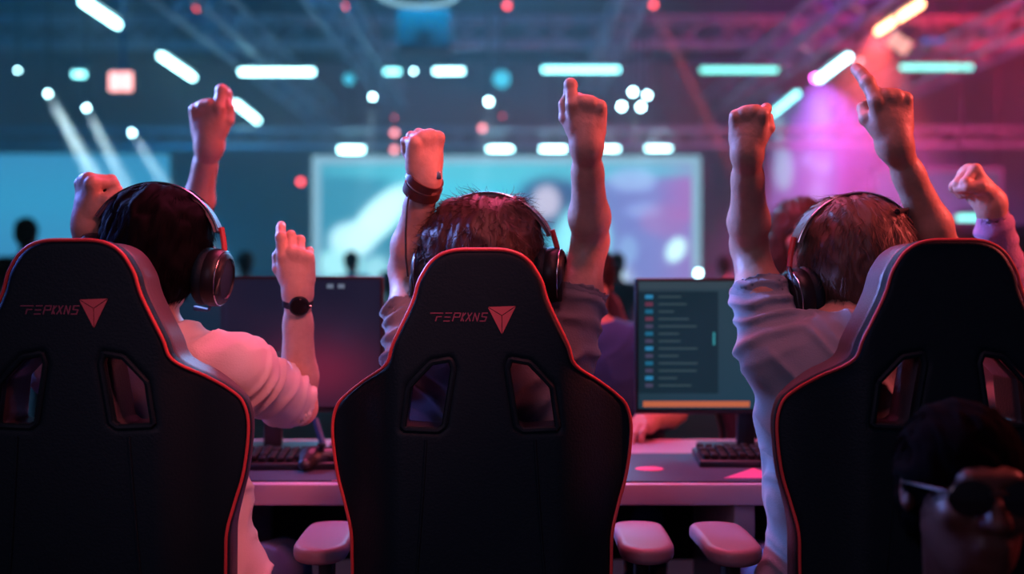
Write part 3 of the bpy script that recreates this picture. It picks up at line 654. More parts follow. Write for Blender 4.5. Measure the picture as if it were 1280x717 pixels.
def monitor(x, y, zc, w, h, rz, label, content, bezel='plastic'):
    r = empty('monitor', (x, y, DZ), rz); z = zc-DZ
    P = MB().box((0, .012, z), (w, .03, h), None, .006); P.box((0, .035, z-.02), (w*.5, .035, h*.55), None, .015); P.build('housing', M['plastic'], r)
    nx, nz = 64, 40; vs = []; cs = []; fs = []
    rects = content
    def quad(x0, z0, x1, z1, y, col):
        b = len(vs); vs.extend([(x0, y, z0), (x1, y, z0), (x1, y, z1), (x0, y, z1)]); cs.extend([col]*4); fs.append((b, b+1, b+2, b+3))
    iw, ih = w-.018, h-.024
    bg = rects[0]
    for i in range(nx):
        for k in range(nz):
            u0, u1, v0, v1 = i/nx, (i+1)/nx, k/nz, (k+1)/nz; b = len(vs)
            for u, v in ((u0, v0), (u1, v0), (u1, v1), (u0, v1)): vs.append(((u-.5)*iw, -.0042, z+.003+(v-.5)*ih)); cs.append(bg(u, v))
            fs.append((b, b+1, b+2, b+3))
    for n, (u0, v0, u1, v1, col) in enumerate(rects[1:]): quad((u0-.5)*iw, z+.003+(v0-.5)*ih, (u1-.5)*iw, z+.003+(v1-.5)*ih, -.0046-.0001*n, col)
    me = bpy.data.meshes.new('screen'); me.from_pydata(vs, [], fs); ca = me.color_attributes.new('Col', 'FLOAT_COLOR', 'POINT')
    ca.data.foreach_set('color', [c for q in cs for c in (*q, 1)]); link('screen', me, SCR, r)
    st = MB().tube([(0, .05, z-.05), (0, .06, .02)], .02, 10); st.box((0, .045, (z-.1)/2), (.05, .02, z-.1), None, .004); st.build('stand_neck', M['dmetal'], r)
    MB().box((0, .06, .006), (.24, .17, .012), None, .005).build('stand_foot', M['plastic'], r)
    MB().box((0, -.0035, z-h/2+.006), (w*.98, .004, .006), None, .001).build('bottom_bezel', M['dmetal'], r)
    tag(r, label, 'monitor', 'monitors on the desk'); return r
SCR = vcmat('monitor_image', 1.0, .18)
def bgA(u, v): # dark scene with red glow
    g_ = math.exp(-((u-.72)**2/.05+(v-.28)**2/.06)); return (.008+.13*g_, .009+.004*g_, .026+.014*g_)
ra = [bgA, (.02, .1, .28, .96, (.004, .02, .045)), (.3, .05, .31, .95, (.01, .012, .035))]
for k in range(5): ra.append((.33, .30+.03*k, .68, .308+.03*k, (.05, .06, .10)))
for k in range(2): ra.append((.76+.05*k, .93, .79+.05*k, .965, (.12, .15, .22)))
def bgB(u, v):
    t = .25+.75*min(1, max(0, (u-.1)*.9)); return (.012+.008*v, .035+.03*t*(.5+.5*v), .05+.045*t)
rb = [bgB, (.0, .94, 1, 1, (.03, .055, .075)), (.0, .12, .36, .92, (.006, .022, .035))]
rr_ = random.Random(4)
for k in range(13):
    v = .88-.058*k; rb.append((.03, v-.016, .065, v+.014, rr_.choice([(.01, .12, .22), (.02, .2, .4), (.05, .05, .1), (.12, .03, .06)])))
    rb.append((.09, v-.009, .09+rr_.uniform(.06, .2), v+.006, (.03, .06, .075)))
rb += [(.335, .5, .345, .6, (.03, .25, .3)), (.46, .87, .60, .905, (.09, .11, .13)), (.46, .80, 1, .83, (.03, .1, .13)), (.43, .765, .45, .80, (.1, .5, .55)), (.46, .72, 1, .76, (.03, .05, .07))]
for k in range(12): rb.append((.465+.042*k, .77, .465+.042*k+.03, .795, (.3, .32, .36)))
rb += [(.02, .015, .5, .06, (.5, .12, .055)), (.6, .02, .8, .06, (.02, .05, .07))]
monitor(-.66, 3.05, 1.045, .62, .37, .0, 'dark monitor with faint red glow beyond the player in white', ra)
monitor(.645, 3.05, 1.04, .62, .37, .0, 'monitor showing a chat-like list with orange bar beyond the slate blue player', rb)
# keyboards
def keyboard(x, y, rz, label, dark=True):
    r = empty('keyboard', (x, y, DZ+.0045), rz)
    bm_ = MB().box((0, 0, .012), (.38, .15, .02), Matrix.Rotation(.07, 3, 'X'), .005); bm_.build('keyboard_case', M['dmetal'], r)
    k = MB(); R = Matrix.Rotation(.07, 3, 'X')
    for i in range(16):
        for j in range(5):
            k.box(R@V((-.172+.0229*i, -.054+.026*j, .0))+V((0, 0, .028+random.uniform(0, .004))), (.018, .021, .012), R, .003)
    o = k.build('keys', M['plastic'], r); o['kind'] = 'stuff'
    tag(r, label, 'keyboard', 'keyboards on the desk'); return r
keyboard(.66, 2.865, -.03, 'raised dark keyboard on the wide mat under the lit monitor')
keyboard(-.61, 2.83, .05, 'dark keyboard beside the coiled headset near the player in white')
# headset lying on desk, mouse, bottle stems
r = empty('computer_mouse', (.86, 2.84, DZ+.001)); P, Q = Field([EL((0, 0, .012), (.032, .058, .026), None, .01, clip=((0, 0, -1), 0))], .004).mesh(); link('mouse_shell', mesh_np('mouse_shell', P, Q), M['pinkplastic'], r)
MB().tube([(0, .055, .012), (.01, .12, .006), (.03, .2, .004), (.05, .3, .004)], .002, 6).build('mouse_cable', M['plastic'], r); tag(r, 'pink mouse beside the raised keyboard', 'mouse')
r = empty('game_controller', (-.45, 2.80, DZ+.004), .3)
P, Q = Field([RC((-.05, .0, .026), (.05, .0, .026), .024, .024, .02), RC((-.055, 0, .026), (-.075, -.06, .02), .024, .016, .02), RC((.055, 0, .026), (.075, -.06, .02), .024, .016, .02)], .004).mesh(); link('controller_body', mesh_np('controller_body', P, Q), M['dmetal'], r)
for sx in (-1, 1): MB().lathe([(.007, .044), (.007, .056), (.011, .058), (.011, .062), (.002, .063)], Matrix.Translation((sx*.028, -.015, 0)), 16).build('thumbstick', M['plastic'], r)
tag(r, 'dark game controller on the desk behind the arm of the player in white', 'controller')
r = empty('desk_stand', (-.50, 3.0, DZ)); MB().tube([(0, 0, .01), (-.03, .01, .1)], .009, 10).build('stand_arm', mat('blue_plastic', (.03, .12, .35), .4), r); MB().lathe([(.05, 0), (.05, .008), (.02, .014), (.002, .014)]).build('stand_base', M['plastic'], r)
MB().lathe([(.001, -.016)]+[(.016*math.sin(math.pi*k/8), -.016*math.cos(math.pi*k/8)) for k in range(1, 8)]+[(.001, .016)], Matrix.Translation((.03, -.03, .03)), 16).build('stand_knob', M['pinkplastic'], r)
tag(r, 'small stand with blue arm and pink knob by the dark monitor', 'stand')
r = empty('paper_cup', (-.36, 2.78, DZ+.004)); MB().lathe([(.018, 0), (.022, .045), (.020, .045), (.016, .004), (.001, .004)]).build('cup_wall', M['pinkplastic'], r); tag(r, 'little pink cup beside the game controller', 'cup')
# cable from the headset of the person at the edge
o = MB().tube([at(1232, 322, 2.47), at(1248, 332, 2.46), at(1264, 345, 2.45), at(1276, 362, 2.45), at(1283, 385, 2.46), at(1276, 410, 2.47), at(1274, 440, 2.5)], .003, 8).build('headset_cable', M['plastic']); tag(o, 'thin black cable hanging over the lilac hoodie sleeve', 'cable')

# ------------------------------------------------------------------ the hall
struct('floor', MB().box((0, 12, -.05), (22, 28, .1)), M['floor'])
struct('ceiling', MB().box((0, 12, 6.05), (22, 28, .1)), M['ceil'])
struct('wall_back', MB().box((0, 25.05, 3), (22, .1, 6)), M['wall'])
struct('wall_left', MB().box((-10.05, 12, 3), (.1, 28, 6)), M['wall'])
struct('wall_right', MB().box((10.05, 12, 3), (.1, 28, 6)), M['wall'])
struct('wall_rear', MB().box((0, -2.05, 3), (22, .1, 6)), M['wall'])
o = MB().box((0, 21, .4), (10, 5, .8), None, .02).build('stage_platform', M['stage'], smooth=False); tag(o, 'low black stage under the large screen', 'stage')

def display(name, label, cat, px0, py0, px1, py1, d, fn, s, frame=None, fw=.16, nx=120, ny=60, depth=.12, group=None):
    a, b = at(px0, py0, d), at(px1, py1, d); r = empty(name, ((a.x+b.x)/2, d, b.z)); w, h = b.x-a.x, a.z-b.z
    MB().box((0, .07, h/2), (w+.1, depth, h+.1), None, .02).build('cabinet', M['housing'], r, False)
    vs, cs, fs = [], [], []
    for j in range(ny+1):
        for i in range(nx+1): vs.append((-w/2+w*i/nx, -.002, h*j/ny)); cs.append(fn(px0+(px1-px0)*i/nx, py1+(py0-py1)*j/ny))
    for j in range(ny):
        for i in range(nx): q = j*(nx+1)+i; fs.append((q, q+1, q+nx+2, q+nx+1))
    me = bpy.data.meshes.new('screen'); me.from_pydata(vs, [], fs); ca = me.color_attributes.new('Col', 'FLOAT_COLOR', 'POINT'); ca.data.foreach_set('color', [c for q in cs for c in (*q, 1)])
    link('screen', me, vcmat(name+'_image', s, .6), r)
    if frame:
        f = MB(); f.box((-w/2-fw/2, -.05, h/2), (fw, .1, h+2*fw)); f.box((w/2+fw/2, -.05, h/2), (fw, .1, h+2*fw)); f.box((0, -.05, h+fw/2), (w, .1, fw)); f.build('light_frame', frame, r, False)
    tag(r, label, cat, group); return r
def G(x, y, cx, cy, sx, sy, rot=0):
    c, s = math.cos(rot), math.sin(rot); u, w = (x-cx)*c+(y-cy)*s, -(x-cx)*s+(y-cy)*c
    q = (u/sx)**2+(w/sy)**2; return 1/(1+math.exp((q-1)*6)) if q < 8 else 0.
def mixc(a, b, t): return tuple(p+(q-p)*t for p, q in zip(a, b))
def mainimg(x, y):
    c = (.03, .2, .3)
    c = mixc(c, (.05, .42, .55), G(x, y, 590, 240, 100, 90)); c = mixc(c, (.13, .16, .42), 1/(1+math.exp(-(x-735)/14)))
    c = mixc(c, (.32, .10, .35), .7/(1+math.exp(-(x-835)/9))*(1 if y < 275 else .4)); c = mixc(c, (.07, .4, .5), .8*G(x, y, 640, 213, 240, 14))
    c = mixc(c, (.025, .05, .16), .9*G(x, y, 685, 255, 42, 34)); c = mixc(c, (.45, .42, .55), .9*G(x, y, 683, 252, 17, 20)); c = mixc(c, (.55, .95, 1), G(x, y, 474, 272, 52, 20, -.8))
    c = mixc(c, (.5, .85, .95), .9*G(x, y, 440, 300, 28, 22)); c = mixc(c, (.35, .75, .8), .85*G(x, y, 424, 330, 30, 19)); c = mixc(c, (.3, .65, .72), .8*G(x, y, 470, 335, 14, 14))
    c = mixc(c, (.25, .75, .85), .9*G(x, y, 728, 300, 34, 42)); c = mixc(c, (.6, .95, 1), .9*G(x, y, 768, 345, 13, 24)); c = mixc(c, (.22, .3, .6), .8*G(x, y, 805, 263, 22, 9)); c = mixc(c, (.25, .38, .65), .8*G(x, y, 790, 225, 30, 14))
    c = mixc(c, (.55, .9, .95), .95*G(x, y, 845, 312, 11, 16, .5)); c = mixc(c, (.2, .35, .6), .7*G(x, y, 785, 312, 12, 18)); c = mixc(c, (.02, .08, .16), .6*G(x, y, 510, 330, 26, 50)); c = mixc(c, (.3, .12, .35), .5*G(x, y, 830, 275, 30, 20))
    c = mixc(c, (.4, .5, .62), .55*G(x, y, 770, 380, 30, 50)); c = mixc(c, (.25, .55, .65), .5*G(x, y, 480, 380, 30, 60)); return c
display('stage_screen', 'large bright cyan screen with white frame over the stage', 'screen', 401, 205, 865, 372, 21.5, mainimg, 2.0, emat('frame_light', (.33, .62, .8), 1.1), .15)
display('projection_screen', 'plain blue glowing screen beyond the chair of the player in white', 'screen', -60, 192, 212, 350, 19, lambda x, y: mixc((.03, .27, .48), (.04, .2, .4), min(1, abs(y-250)/120)), 1.5, None, nx=20, ny=10)
def banner(x, y):
    c = (.09, .12, .33); c = mixc(c, (.16, .22, .5), G(x, y, 1025, 170, 16, 70)); c = mixc(c, (.3, .65, .8), G(x, y, 980, 212, 12, 26, .0)); c = mixc(c, (.28, .5, .7), G(x, y, 972, 155, 8, 12)); c = mixc(c, (.3, .6, .8), G(x, y, 975, 178, 5, 30))
    c = mixc(c, (.2, .4, .65), .8*G(x, y, 1010, 200, 9, 8)); c = mixc(c, (.25, .45, .7), .8*G(x, y, 1028, 208, 12, 8)); c = mixc(c, (.25, .4, .65), .7*G(x, y, 1022, 240, 10, 14)); c = mixc(c, (.3, .42, .65), .7*G(x, y, 1028, 150, 10, 22)); return c
display('tall_banner_screen', 'tall narrow screen with pale blue shapes next to the stage', 'screen', 962, 118, 1046, 330, 22.5, banner, .9, None, nx=40, ny=70)
display('side_screen', 'dim grey-blue screen above the brown booth', 'screen', 1096, 214, 1250, 268, 18, lambda x, y: (.05, .075, .17), .8, None, nx=8, ny=8)
# booth
b = empty('exhibition_booth', (0, 0, 0)); a0 = at(1262, 280, 13)
MB().box((a0.x, 13, .87), (2.6, .1, 1.74), None, .02).build('booth_wall', M['booth'], b); MB().box((a0.x, 12.9, 1.78), (2.7, .4, .06), None, .01).build('booth_shelf', M['dmetal'], b)
tag(b, 'low brown booth wall beneath the dim side screen', 'booth')

# fixtures
def tube(p, q, m, label, group='tube lamps in the hall', r=.05):
    p, q = V(p), V(q); c = (p+q)/2; o = empty('tube_lamp', c); t = (q-p).normalized()
    MB().tube([p-c, q-c], r, 12).build('tube', m, o)
    R = t.to_track_quat('X', 'Z').to_matrix(); MB().box((0, 0, r+.035), ((q-p).length+.08, .13, .05), R, .01).build('housing', M['housing'], o)
    rod = MB(); 
    for s in (-.4, .4):
        k = t*(q-p).length*s; rod.tube([k+V((0, 0, r+.05)), V((k.x, k.y, 5.99-c.z))], .008, 6)
    rod.build('hanger', M['housing'], o); tag(o, label, 'lamp', group); return o
H_T = 15.5
tube(at(300, 90, H_T), at(392, 90, H_T), E['tubew'], 'level tube lamp over the white truss end, first in its row', r=.035)
tube(at(678, 87, H_T), at(774, 87, H_T), E['tube'], 'level tube lamp above the fist of the player in grey', r=.035)
tube(at(876, 87.5, H_T), at(972, 87.5, H_T), E['mint'], 'level mint tube lamp above the fist of the slate blue player', r=.035)
tube(at(1126, 84, H_T), at(1215, 84, H_T), E['mint'], 'level mint tube lamp under the red ceiling glow', r=.035)
tube(at(481, 89.5, H_T+2), at(500, 89.5, H_T+2), E['tube'], 'short level tube lamp beside the hanging projector', r=.035)
tube(at(543, 89, H_T+2), at(579, 89, H_T+2), E['tubew'], 'short level tube lamp right under the hanging projector', r=.035)
tube(at(92, 93, H_T), at(106, 93, H_T), E['tube'], 'stubby tube lamp next to the red flood lamp', r=.035)
tube(at(1197, 272, 14), at(1252, 272, 14), E['mint'], 'low mint tube lamp on top of the brown booth', r=.035)
zt = 4.3-CAMZ
def diag(px0, py0, px1, py1, m, lb, z=3.05, r=.04):
    d0, d1 = F_PX*z/(HOR-py0), F_PX*z/(HOR-py1); tube(at(px0, py0, d0), at(px1, py1, d1), m, lb, r=r)
diag(104, 2, 147, 31, E['tubew'], 'slanting tube lamp by the truss, nearest of three', r=.04); diag(201, 70, 241, 97, E['tubew'], 'slanting tube lamp by the truss, middle of three', r=.04); diag(294, 129, 322, 151, E['tubew'], 'slanting tube lamp by the truss, farthest of three', r=.04)
diag(1151, 5, 1098, 39, E['warm'], 'slanting warm orange tube lamp in the red haze', r=.04); diag(1061, 71, 1024, 99, E['tubew'], 'slanting white tube lamp in the purple haze', r=.04); diag(997, 117, 966, 142, E['tube'], 'slanting cool tube lamp above the tall narrow screen', r=.04)
diag(0, -3, 36, -3.2, E['tube'], 'level tube lamp at the ceiling edge above the blue screen') if False else None
def panel(px0, px1, py, d, lb, h=15, m=None):
    a, b = at(px0+1, py-h/3, d), at(px1-1, py+h/3, d); o = empty('blinder_lamp', ((a.x+b.x)/2, d, (a.z+b.z)/2)); w, hh = b.x-a.x, a.z-b.z
    MB().box((0, .06, 0), (w+.08, .1, hh+.08), None, .02).build('housing', M['housing'], o); P, Q = Field([RB((0, 0, 0), (w/2, .03, hh/2), .028, None)], .02).mesh() if False else (None, None)
    MB().box((0, -.005, 0), (w, .05, hh), None, .02).build('lens', m or E['panel'], o)
    MB().tube([(0, .06, hh/2), (0, .06, 5.99-o.location.z)], .02, 6).build('hanger', M['housing'], o)
    tag(o, lb, 'lamp', 'blinder lamps over the stage screen'); return o
for x0, x1, py, lb in ((423, 455, 186, 'white blinder lamp over the frame corner of the stage screen'), (609, 641, 184, 'white blinder lamp between the raised fists of the player in grey'), (675, 708, 184, 'white blinder lamp touching the forearm of the player in grey'),
                       (752, 774, 183.5, 'white blinder lamp half hidden behind the wrist of the player in grey'), (807, 839, 183, 'white blinder lamp below the cluster of four spots')):
    panel(x0, x1, py, 20.5, lb, 13)
def spot(px, py, r_px, d, m, label, tilt=(0, -1, -.35), group='round stage lamps', hang=True):
    c = at(px, py, d); r = r_px*d/F_PX; o = empty('stage_lamp', c); D = V(tilt).normalized(); Mx = D.to_track_quat('Z', 'Y').to_matrix().to_4x4()
    MB().lathe([(r*.5, -r*2.4), (r*.95, -r*2.1), (r*1.05, -.2*r), (r*1.12, .05*r), (r*1.0, .06*r), (r*.98, -.1*r)], Mx, 20).build('lamp_body', M['housing'], o)
    MB().lathe([(.001, -.02*r), (r*.97, -.02*r), (r*.8, .1*r), (.001, .16*r)], Mx, 20).build('lens', m, o)
    if hang: MB().tube([D*(-r*1.2)+V((0, 0, r*.8)), V((0, D.y*(-r*1.2), 5.99-c.z))], .02, 6).build('hanger', M['housing'], o)
    tag(o, label, 'lamp', group); return o
SP = [(466, 121, 6, 'spot', 'small white lamp above the lifted wristband'), (611, 127, 8, 'spot', 'white lamp alone between the raised arms of the player in grey'), (777, 133, 8, 'spot', 'white lamp of the four-lamp cluster, outermost toward the fist'),
      (791, 115, 8, 'spot', 'white lamp of the four-lamp cluster, topmost'), (809, 119, 7.5, 'spot', 'white lamp of the four-lamp cluster, smallest'), (801, 133.5, 8, 'spot', 'white lamp of the four-lamp cluster, lowest inner'),
      (517, 89, 5, 'spot', 'tiny white lamp between two short tube lamps'), (627, 99, 16, 'spotdim', 'dim wide teal lamp beneath the projector'), (436, 99, 12, 'spotdim', 'dim teal lamp beside the slanted truss'),
      (247, 9, 5, 'red', 'red lamp at the ceiling above the nearest truss'), (432, 9, 6, 'red', 'red lamp at the ceiling beside the round ceiling ring'), (634, 7, 6, 'red', 'red lamp at the ceiling above the projector'), (817, 6, 6, 'red', 'red lamp at the ceiling shining a beam'),
      (493, 147, 5, 'rdim', 'dim red lamp, topmost of three stacked'), (493, 166, 7, 'pink', 'pink lamp, middle of three stacked'), (493, 187, 8, 'pink', 'pink lamp, lowest of three stacked'), (603, 160, 7, 'pink', 'pink lamp above a white blinder'), (628, 145, 5, 'rdim', 'small dim red lamp above the pink lamp'),
      (376, 227, 8, 'red', 'red lamp low beside the screen frame'), (1075, 77, 6, 'pink', 'pink lamp at the tip of the pointing finger'), (1019, 97, 9, 'purple', 'purple lamp at the end of the slanting tube'), (22, 88, 4, 'spot', 'tiny white lamp above the blue screen'),
      (60, 117, 6, 'spot', 'white moving lamp with bright beam, nearest the edge'), (108, 135, 6, 'spot', 'white moving lamp with teal beam, middle of three'), (165, 166, 6, 'spot', 'white moving lamp with faint beam, lowest of three'), (873, 341, 7, 'spot', 'small white lamp low beside the lit monitor top'), (980, 215, 0, '', '')]
for px, py, r_, m_, lb in SP:
    if r_: spot(px, py, 4.2 if m_ in ('red', 'pink') else {5: 1.8, 6: 2.4, 7: 3, 7.5: 3, 8: 3.4, 9: 4, 4: 1.6}.get(r_, r_-5), 17 if m_ not in ('red',) else 15, E[m_], lb, tilt=(.25, -1, -.5) if px < 200 else (0, -1, -.3), hang=py < 140)
def flood(px, py, w, h, d, m, label, rot=0):
    o = empty('flood_lamp', at(px, py, d)); W, H_ = w*d/F_PX, h*d/F_PX; R = Matrix.Rotation(rot, 3, 'Y')
    MB().box((0, .08, 0), (W*1.1, .14, H_*1.1), R, .03).build('housing', M['housing'], o); n = 3
    for i in range(2): MB().box(R@V(((i-.5)*W*.5, 0, 0)), (W*.46, .03, H_*.95), R, .012).build('lens', m, o)
    MB().tube([(0, .08, H_*.5), (0, .08, 5.99-o.location.z)], .02, 6).build('hanger', M['housing'], o); tag(o, label, 'lamp'); return o
flood(151, 102, 30, 25, 12, emat('lamp_flood_red', (1, .42, .42), 3), 'square red flood lamp near the stubby tube lamp')
flood(1124, 54, 30, 20, 13, emat('lamp_flood_pink', (1, .42, .36), 1.5), 'pair of salmon lamps under the warm orange tube', .6)
flood(1166, 51, 30, 8, 15, E['blue'], 'small deep blue lamp near the ceiling in the red haze')
# ceiling ring
o = empty('ceiling_ring_lamp', at(521, -9, 10)); MB().tube([(.36*math.cos(t), .5*math.sin(t), 0) for t in [2*math.pi*k/40 for k in range(40)]], .025, 8, closed=True).build('ring', emat('ring_glow', (.3, .6, .75), .9), o); MB().lathe([(.001, .02), (.33, .02), (.33, .06), (.001, .06)]).build('disc', M['housing'], o)
MB().tube([(0, 0, .05), (0, 0, 5.99-o.location.z)], .02, 6).build('hanger', M['housing'], o); tag(o, 'round ring lamp hanging from the ceiling', 'lamp')
# hanging projector
c_ = at(532, 42, 12); o = empty('hanging_projector', c_); MB().box((0, 0, 0), (.58, .5, .42), None, .05).build('projector_body', M['duct'], o); MB().lathe([(.08, 0), (.09, .06), (.07, .07), (.001, .06)], Matrix.Translation((0, -.25, 0))@Matrix.Rotation(math.pi/2, 4, 'X'), 20).build('projector_lens', M['duct'], o)
MB().tube([(0, 0, .2), (0, 0, 5.99-c_.z)], .03, 8).build('mount_pole', M['housing'], o); tag(o, 'pale boxy projector hanging above the stage view', 'projector')
# trusses
def truss(a, b, w, label, n=None):
    a, b = V(a), V(b); o = empty('lighting_truss', (a+b)/2); c = o.location.copy(); t = (b-a).normalized(); L = (b-a).length; s = t.cross(V((0, 0, 1))).normalized(); u = V((0, 0, 1))
    cor = [s*i*w/2+u*j*w/2 for i, j in ((-1, -1), (1, -1), (1, 1), (-1, 1))]
    for q in cor: MB().tube([a-c+q, b-c+q], .035, 8).build('chord', M['truss'], o)
    n = n or int(L/w/1.3); la = MB()
    for k in range(n):
        p0, p1 = a-c+t*L*k/n, a-c+t*L*(k+1)/n
        for f in range(4):
            q0, q1 = cor[f], cor[(f+1) % 4]
            if k % 2: q0, q1 = q1, q0
            la.tube([p0+q0, p1+q1], .018, 5)
    la.build('lattice', M['truss'], o)
    hg = MB()
    for k in (.2, .8):
        p = a-c+t*L*k; hg.tube([p+u*w/2, V((p.x, p.y, 5.99-c.z))], .02, 6)
    hg.build('hanger', M['housing'], o); tag(o, label, 'truss', 'lighting trusses'); return o
truss((-3.75, 7, 4.5), (-3.75, 23, 4.5), .45, 'long truss beside the slanting white tube lamps')
truss((-2.3, 7, 4.75), (-2.3, 22, 4.75), .4, 'slanted truss between the white tubes and the projector')
truss((4.1, 7, 4.6), (4.1, 23, 4.6), .45, 'long truss glowing purple beside the warm tube')
truss((6.6, 7, 4.5), (6.6, 23, 4.5), .45, 'long truss in the red haze beyond the warm tube')
truss((-9.9, 17.8, 5.1), (9.9, 17.8, 5.1), .4, 'cross truss spanning the hall, farthest one')
truss((-9.9, 14.5, 5.45), (9.9, 14.5, 5.45), .4, 'cross truss spanning the hall, nearest one')
truss((1.6, 7, 5.0), (1.6, 22, 5.0), .35, 'thin truss above the player in grey')
truss((-9.9, 20.4, 3.75), (9.9, 20.4, 3.75), .3, 'low cross truss carrying the white blinders')

# crowd
def crowd(x, y, z, shirt, hair, yaw, label, seed, h=1.0):
    hz = z
    j = dict(head=(x, y, hz), hrot=(0, 0, yaw), shl=(x-.18, y, hz-.25), shr=(x+.18, y, hz-.25), ell=(x-.25, y-.02, hz-.52), elr=(x+.25, y-.02, hz-.52), wrl=(x-.2, y+.1, hz-.72), wrr=(x+.2, y+.1, hz-.72),
             handl=dict(axis=(0, .3, -1)), handr=dict(axis=(0, .3, -1)), pelvis=(x, y, hz-.72), knl=(x-.1, y+.02, .52), knr=(x+.1, y+.02, .52), anl=(x-.11, y-.02, .1), anr=(x+.11, y-.02, .1))
    return person(label, 'onlookers across the hall', j, shirt, hair, fine=False, folds=0, seed=seed, sleeve=.5, hem=hz-.85)
CR = [(34, 291, 8.5, 'black_cloth', 'hair_black', 0, 'dark-haired onlooker standing before the blue screen'), (306, 328, 11, 'navy', 'hair_brown', 20, 'onlooker in navy standing by the dark monitor'), (440, 326, 13, 'grey_shirt', 'hair_black', -20, 'onlooker in grey beneath the frame corner of the stage screen'),
      (503, 318, 12, 'black_cloth', 'hair_brown', 30, 'onlooker in black beside the lifted elbow of the player in grey'), (770, 350, 11, 'teal', 'hair_brown', 10, 'onlooker in teal beyond the raised arm of the player in grey'), (905, 345, 13, 'grey_shirt', 'hair_black', 0, 'onlooker in grey beyond the lit monitor')]
for i, (px, py, d, sh_, hr, yw, lb) in enumerate(CR):
    p = at(px, py, d); p.z = min(max(p.z, 1.35), 1.78); crowd(p.x, p.y, p.z, sh_, hr, yw, lb, 40+i)

# haze
hz = MB().box((0, 14.9, 3.0), (19.9, 20., 5.9)).build('stage_haze', None, smooth=False)
m = bpy.data.materials.new('haze'); m.use_nodes = True; nt = m.node_tree; nt.nodes.clear(); vs_ = nt.nodes.new('ShaderNodeVolumeScatter'); vs_.inputs['Density'].default_value = .032; vs_.inputs['Anisotropy'].default_value = .3
oo = nt.nodes.new('ShaderNodeOutputMaterial'); nt.links.new(vs_.outputs[0], oo.inputs['Volume']); hz.data.materials.append(m); tag(hz, 'thin stage haze filling the hall behind the desk', 'haze', kind='stuff')

# ------------------------------------------------------------------ lights
def area(loc, to, size, col, pw, name='wash_or_fill', sp=180):
    l = bpy.data.lights.new(name, 'AREA'); l.energy = pw; l.spread = math.radians(sp); l.color = col; l.size = size; o = bpy.data.objects.new(name, l); C.objects.link(o); o.location = loc
    o.rotation_euler = (V(to)-V(loc)).to_track_quat('-Z', 'Y').to_euler(); return o
def spotl(loc, to, ang, col, pw, blend=.3, r=.05, name='beam'):
    l = bpy.data.lights.new(name, 'SPOT'); l.energy = pw; l.color = col; l.spot_size = math.radians(ang); l.spot_blend = blend; l.shadow_soft_size = r; o = bpy.data.objects.new(name, l); C.objects.link(o); o.location = loc
    o.rotation_euler = (V(to)-V(loc)).to_track_quat('-Z', 'Y').to_euler(); return o
# foreground
area((3.0, 2.35, 2.5), (0, 2.35, 1.25), .6, (1, .12, .11), 21, sp=75)
spotl((.55, .7, 2.5), (-.5, 2.35, 1.08), 26, (1, .2, .23), 135, .6, .15, name='side_spot')
area((.4, 1.5, 3.3), (.2, 2.4, 1.2), .6, (1, .2, .28), 5, sp=80)
area((.0, 3.4, 3.2), (0, 2.9, .7), .9, (1, .1, .26), 34, sp=120)
area((-2.3, 3.7, 2.5), (.55, 2.3, 1.2), .6, (.22, .36, 1), 20, sp=45)
area((-3.4, 3.3, 2.4), (-.7, 2.3, 1.2), .6, (.1, .2, 1), 7, sp=60)
area((0, 6.5, 3.0), (0, 2.4, 1.2), 1.6, (.14, .5, 1), 24, sp=90)
area((-1.5, -1.5, 2.2), (.2, 2.4, 1.2), 1.5, (.55, .4, .68), 3.4, sp=60)  # added fill from behind the camera, not a lamp of the hall
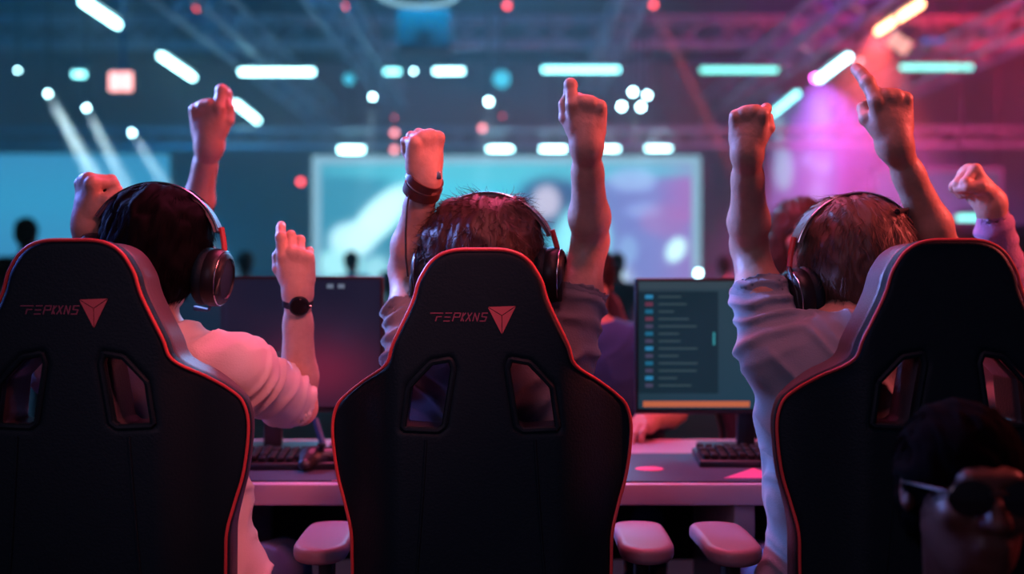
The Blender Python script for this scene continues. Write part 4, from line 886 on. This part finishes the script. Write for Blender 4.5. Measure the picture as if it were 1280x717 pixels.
# hall washes
area((-5.5, 10, 5.6), (-5, 16, 1), 3, (.0, .22, .6), 300, sp=120); area((-1.0, 12, 5.6), (-1, 18, 1), 3, (.0, .25, .6), 230, sp=120); area((-6, 20, 1.0), (-4, 18, 6), 2, (.0, .24, .6), 200)
area((3.6, 11, 5.5), (4.4, 17, 1), 2.5, (.35, .05, .6), 260, sp=110); area((8.5, 11, 3.2), (7, 15, 6), 1.5, (1, .02, .04), 560, sp=100); area((8.5, 17, 4.0), (7, 20, 2), 2, (.7, .05, .25), 140, sp=100)
p = at(1019, 97, 16.5); spotl(p, (p.x+.5, p.y, 0), 36, (.5, .14, .8), 3400, .9); spotl(p, (p.x+.9, p.y-.5, 0), 100, (.42, .09, .8), 7500, 1.)
p = at(1100, 30, 12.5); spotl(p, (p.x-.3, p.y+1, 0), 80, (1, .09, .09), 6000, 1.)
for px, py, tx, ty, pw in ((60, 117, 128, 240, 40000), (108, 135, 165, 250, 24000), (165, 166, 225, 260, 15000)):
    spotl(at(px, py, 16.5), at(tx, ty, 16.0), 9, (.6, .9, 1), pw, .3)
p = at(817, 8, 14.6); spotl(p, at(905, 190, 15.5), 4, (1, .08, .08), 45000, .3)
for px in (790, 611, 466): p = at(px, 128, 16.6); spotl(p, (p.x+(.6 if px > 700 else -.3), 16.2, 0), 16, (.5, .85, 1), 1800, .5)
w = bpy.data.worlds.new('world'); bpy.context.scene.world = w; w.use_nodes = True; w.node_tree.nodes['Background'].inputs[0].default_value = (.01, .02, .03, 1); w.node_tree.nodes['Background'].inputs[1].default_value = .3

# ------------------------------------------------------------------ camera
cd = bpy.data.cameras.new('camera'); cam = bpy.data.objects.new('camera', cd); C.objects.link(cam); cam.location = (0, 0, CAMZ); cam.rotation_euler = (math.pi/2, 0, 0)
cd.sensor_width = 36; cd.lens = F_PX/1280*36; cd.shift_y = -(358.5-HOR)/1280*1.0
cd.dof.use_dof = True; cd.dof.focus_distance = 2.15; cd.dof.aperture_fstop = (cd.lens/1000)/.025
cd.clip_start = .05; cd.clip_end = 200
sc = bpy.context.scene; sc.camera = cam
sc.view_settings.view_transform = 'Standard'; sc.view_settings.look = 'None'; sc.view_settings.exposure = 0; sc.view_settings.gamma = 1
try: sc.view_settings.use_curve_mapping = False
except Exception: pass
cy = sc.cycles; cy.max_bounces = 5; cy.diffuse_bounces = 2; cy.glossy_bounces = 2; cy.volume_bounces = 0; cy.transmission_bounces = 2; cy.sample_clamp_indirect = 3; cy.sample_clamp_direct = 30; cy.use_denoising = True
cy.caustics_reflective = False; cy.caustics_refractive = False
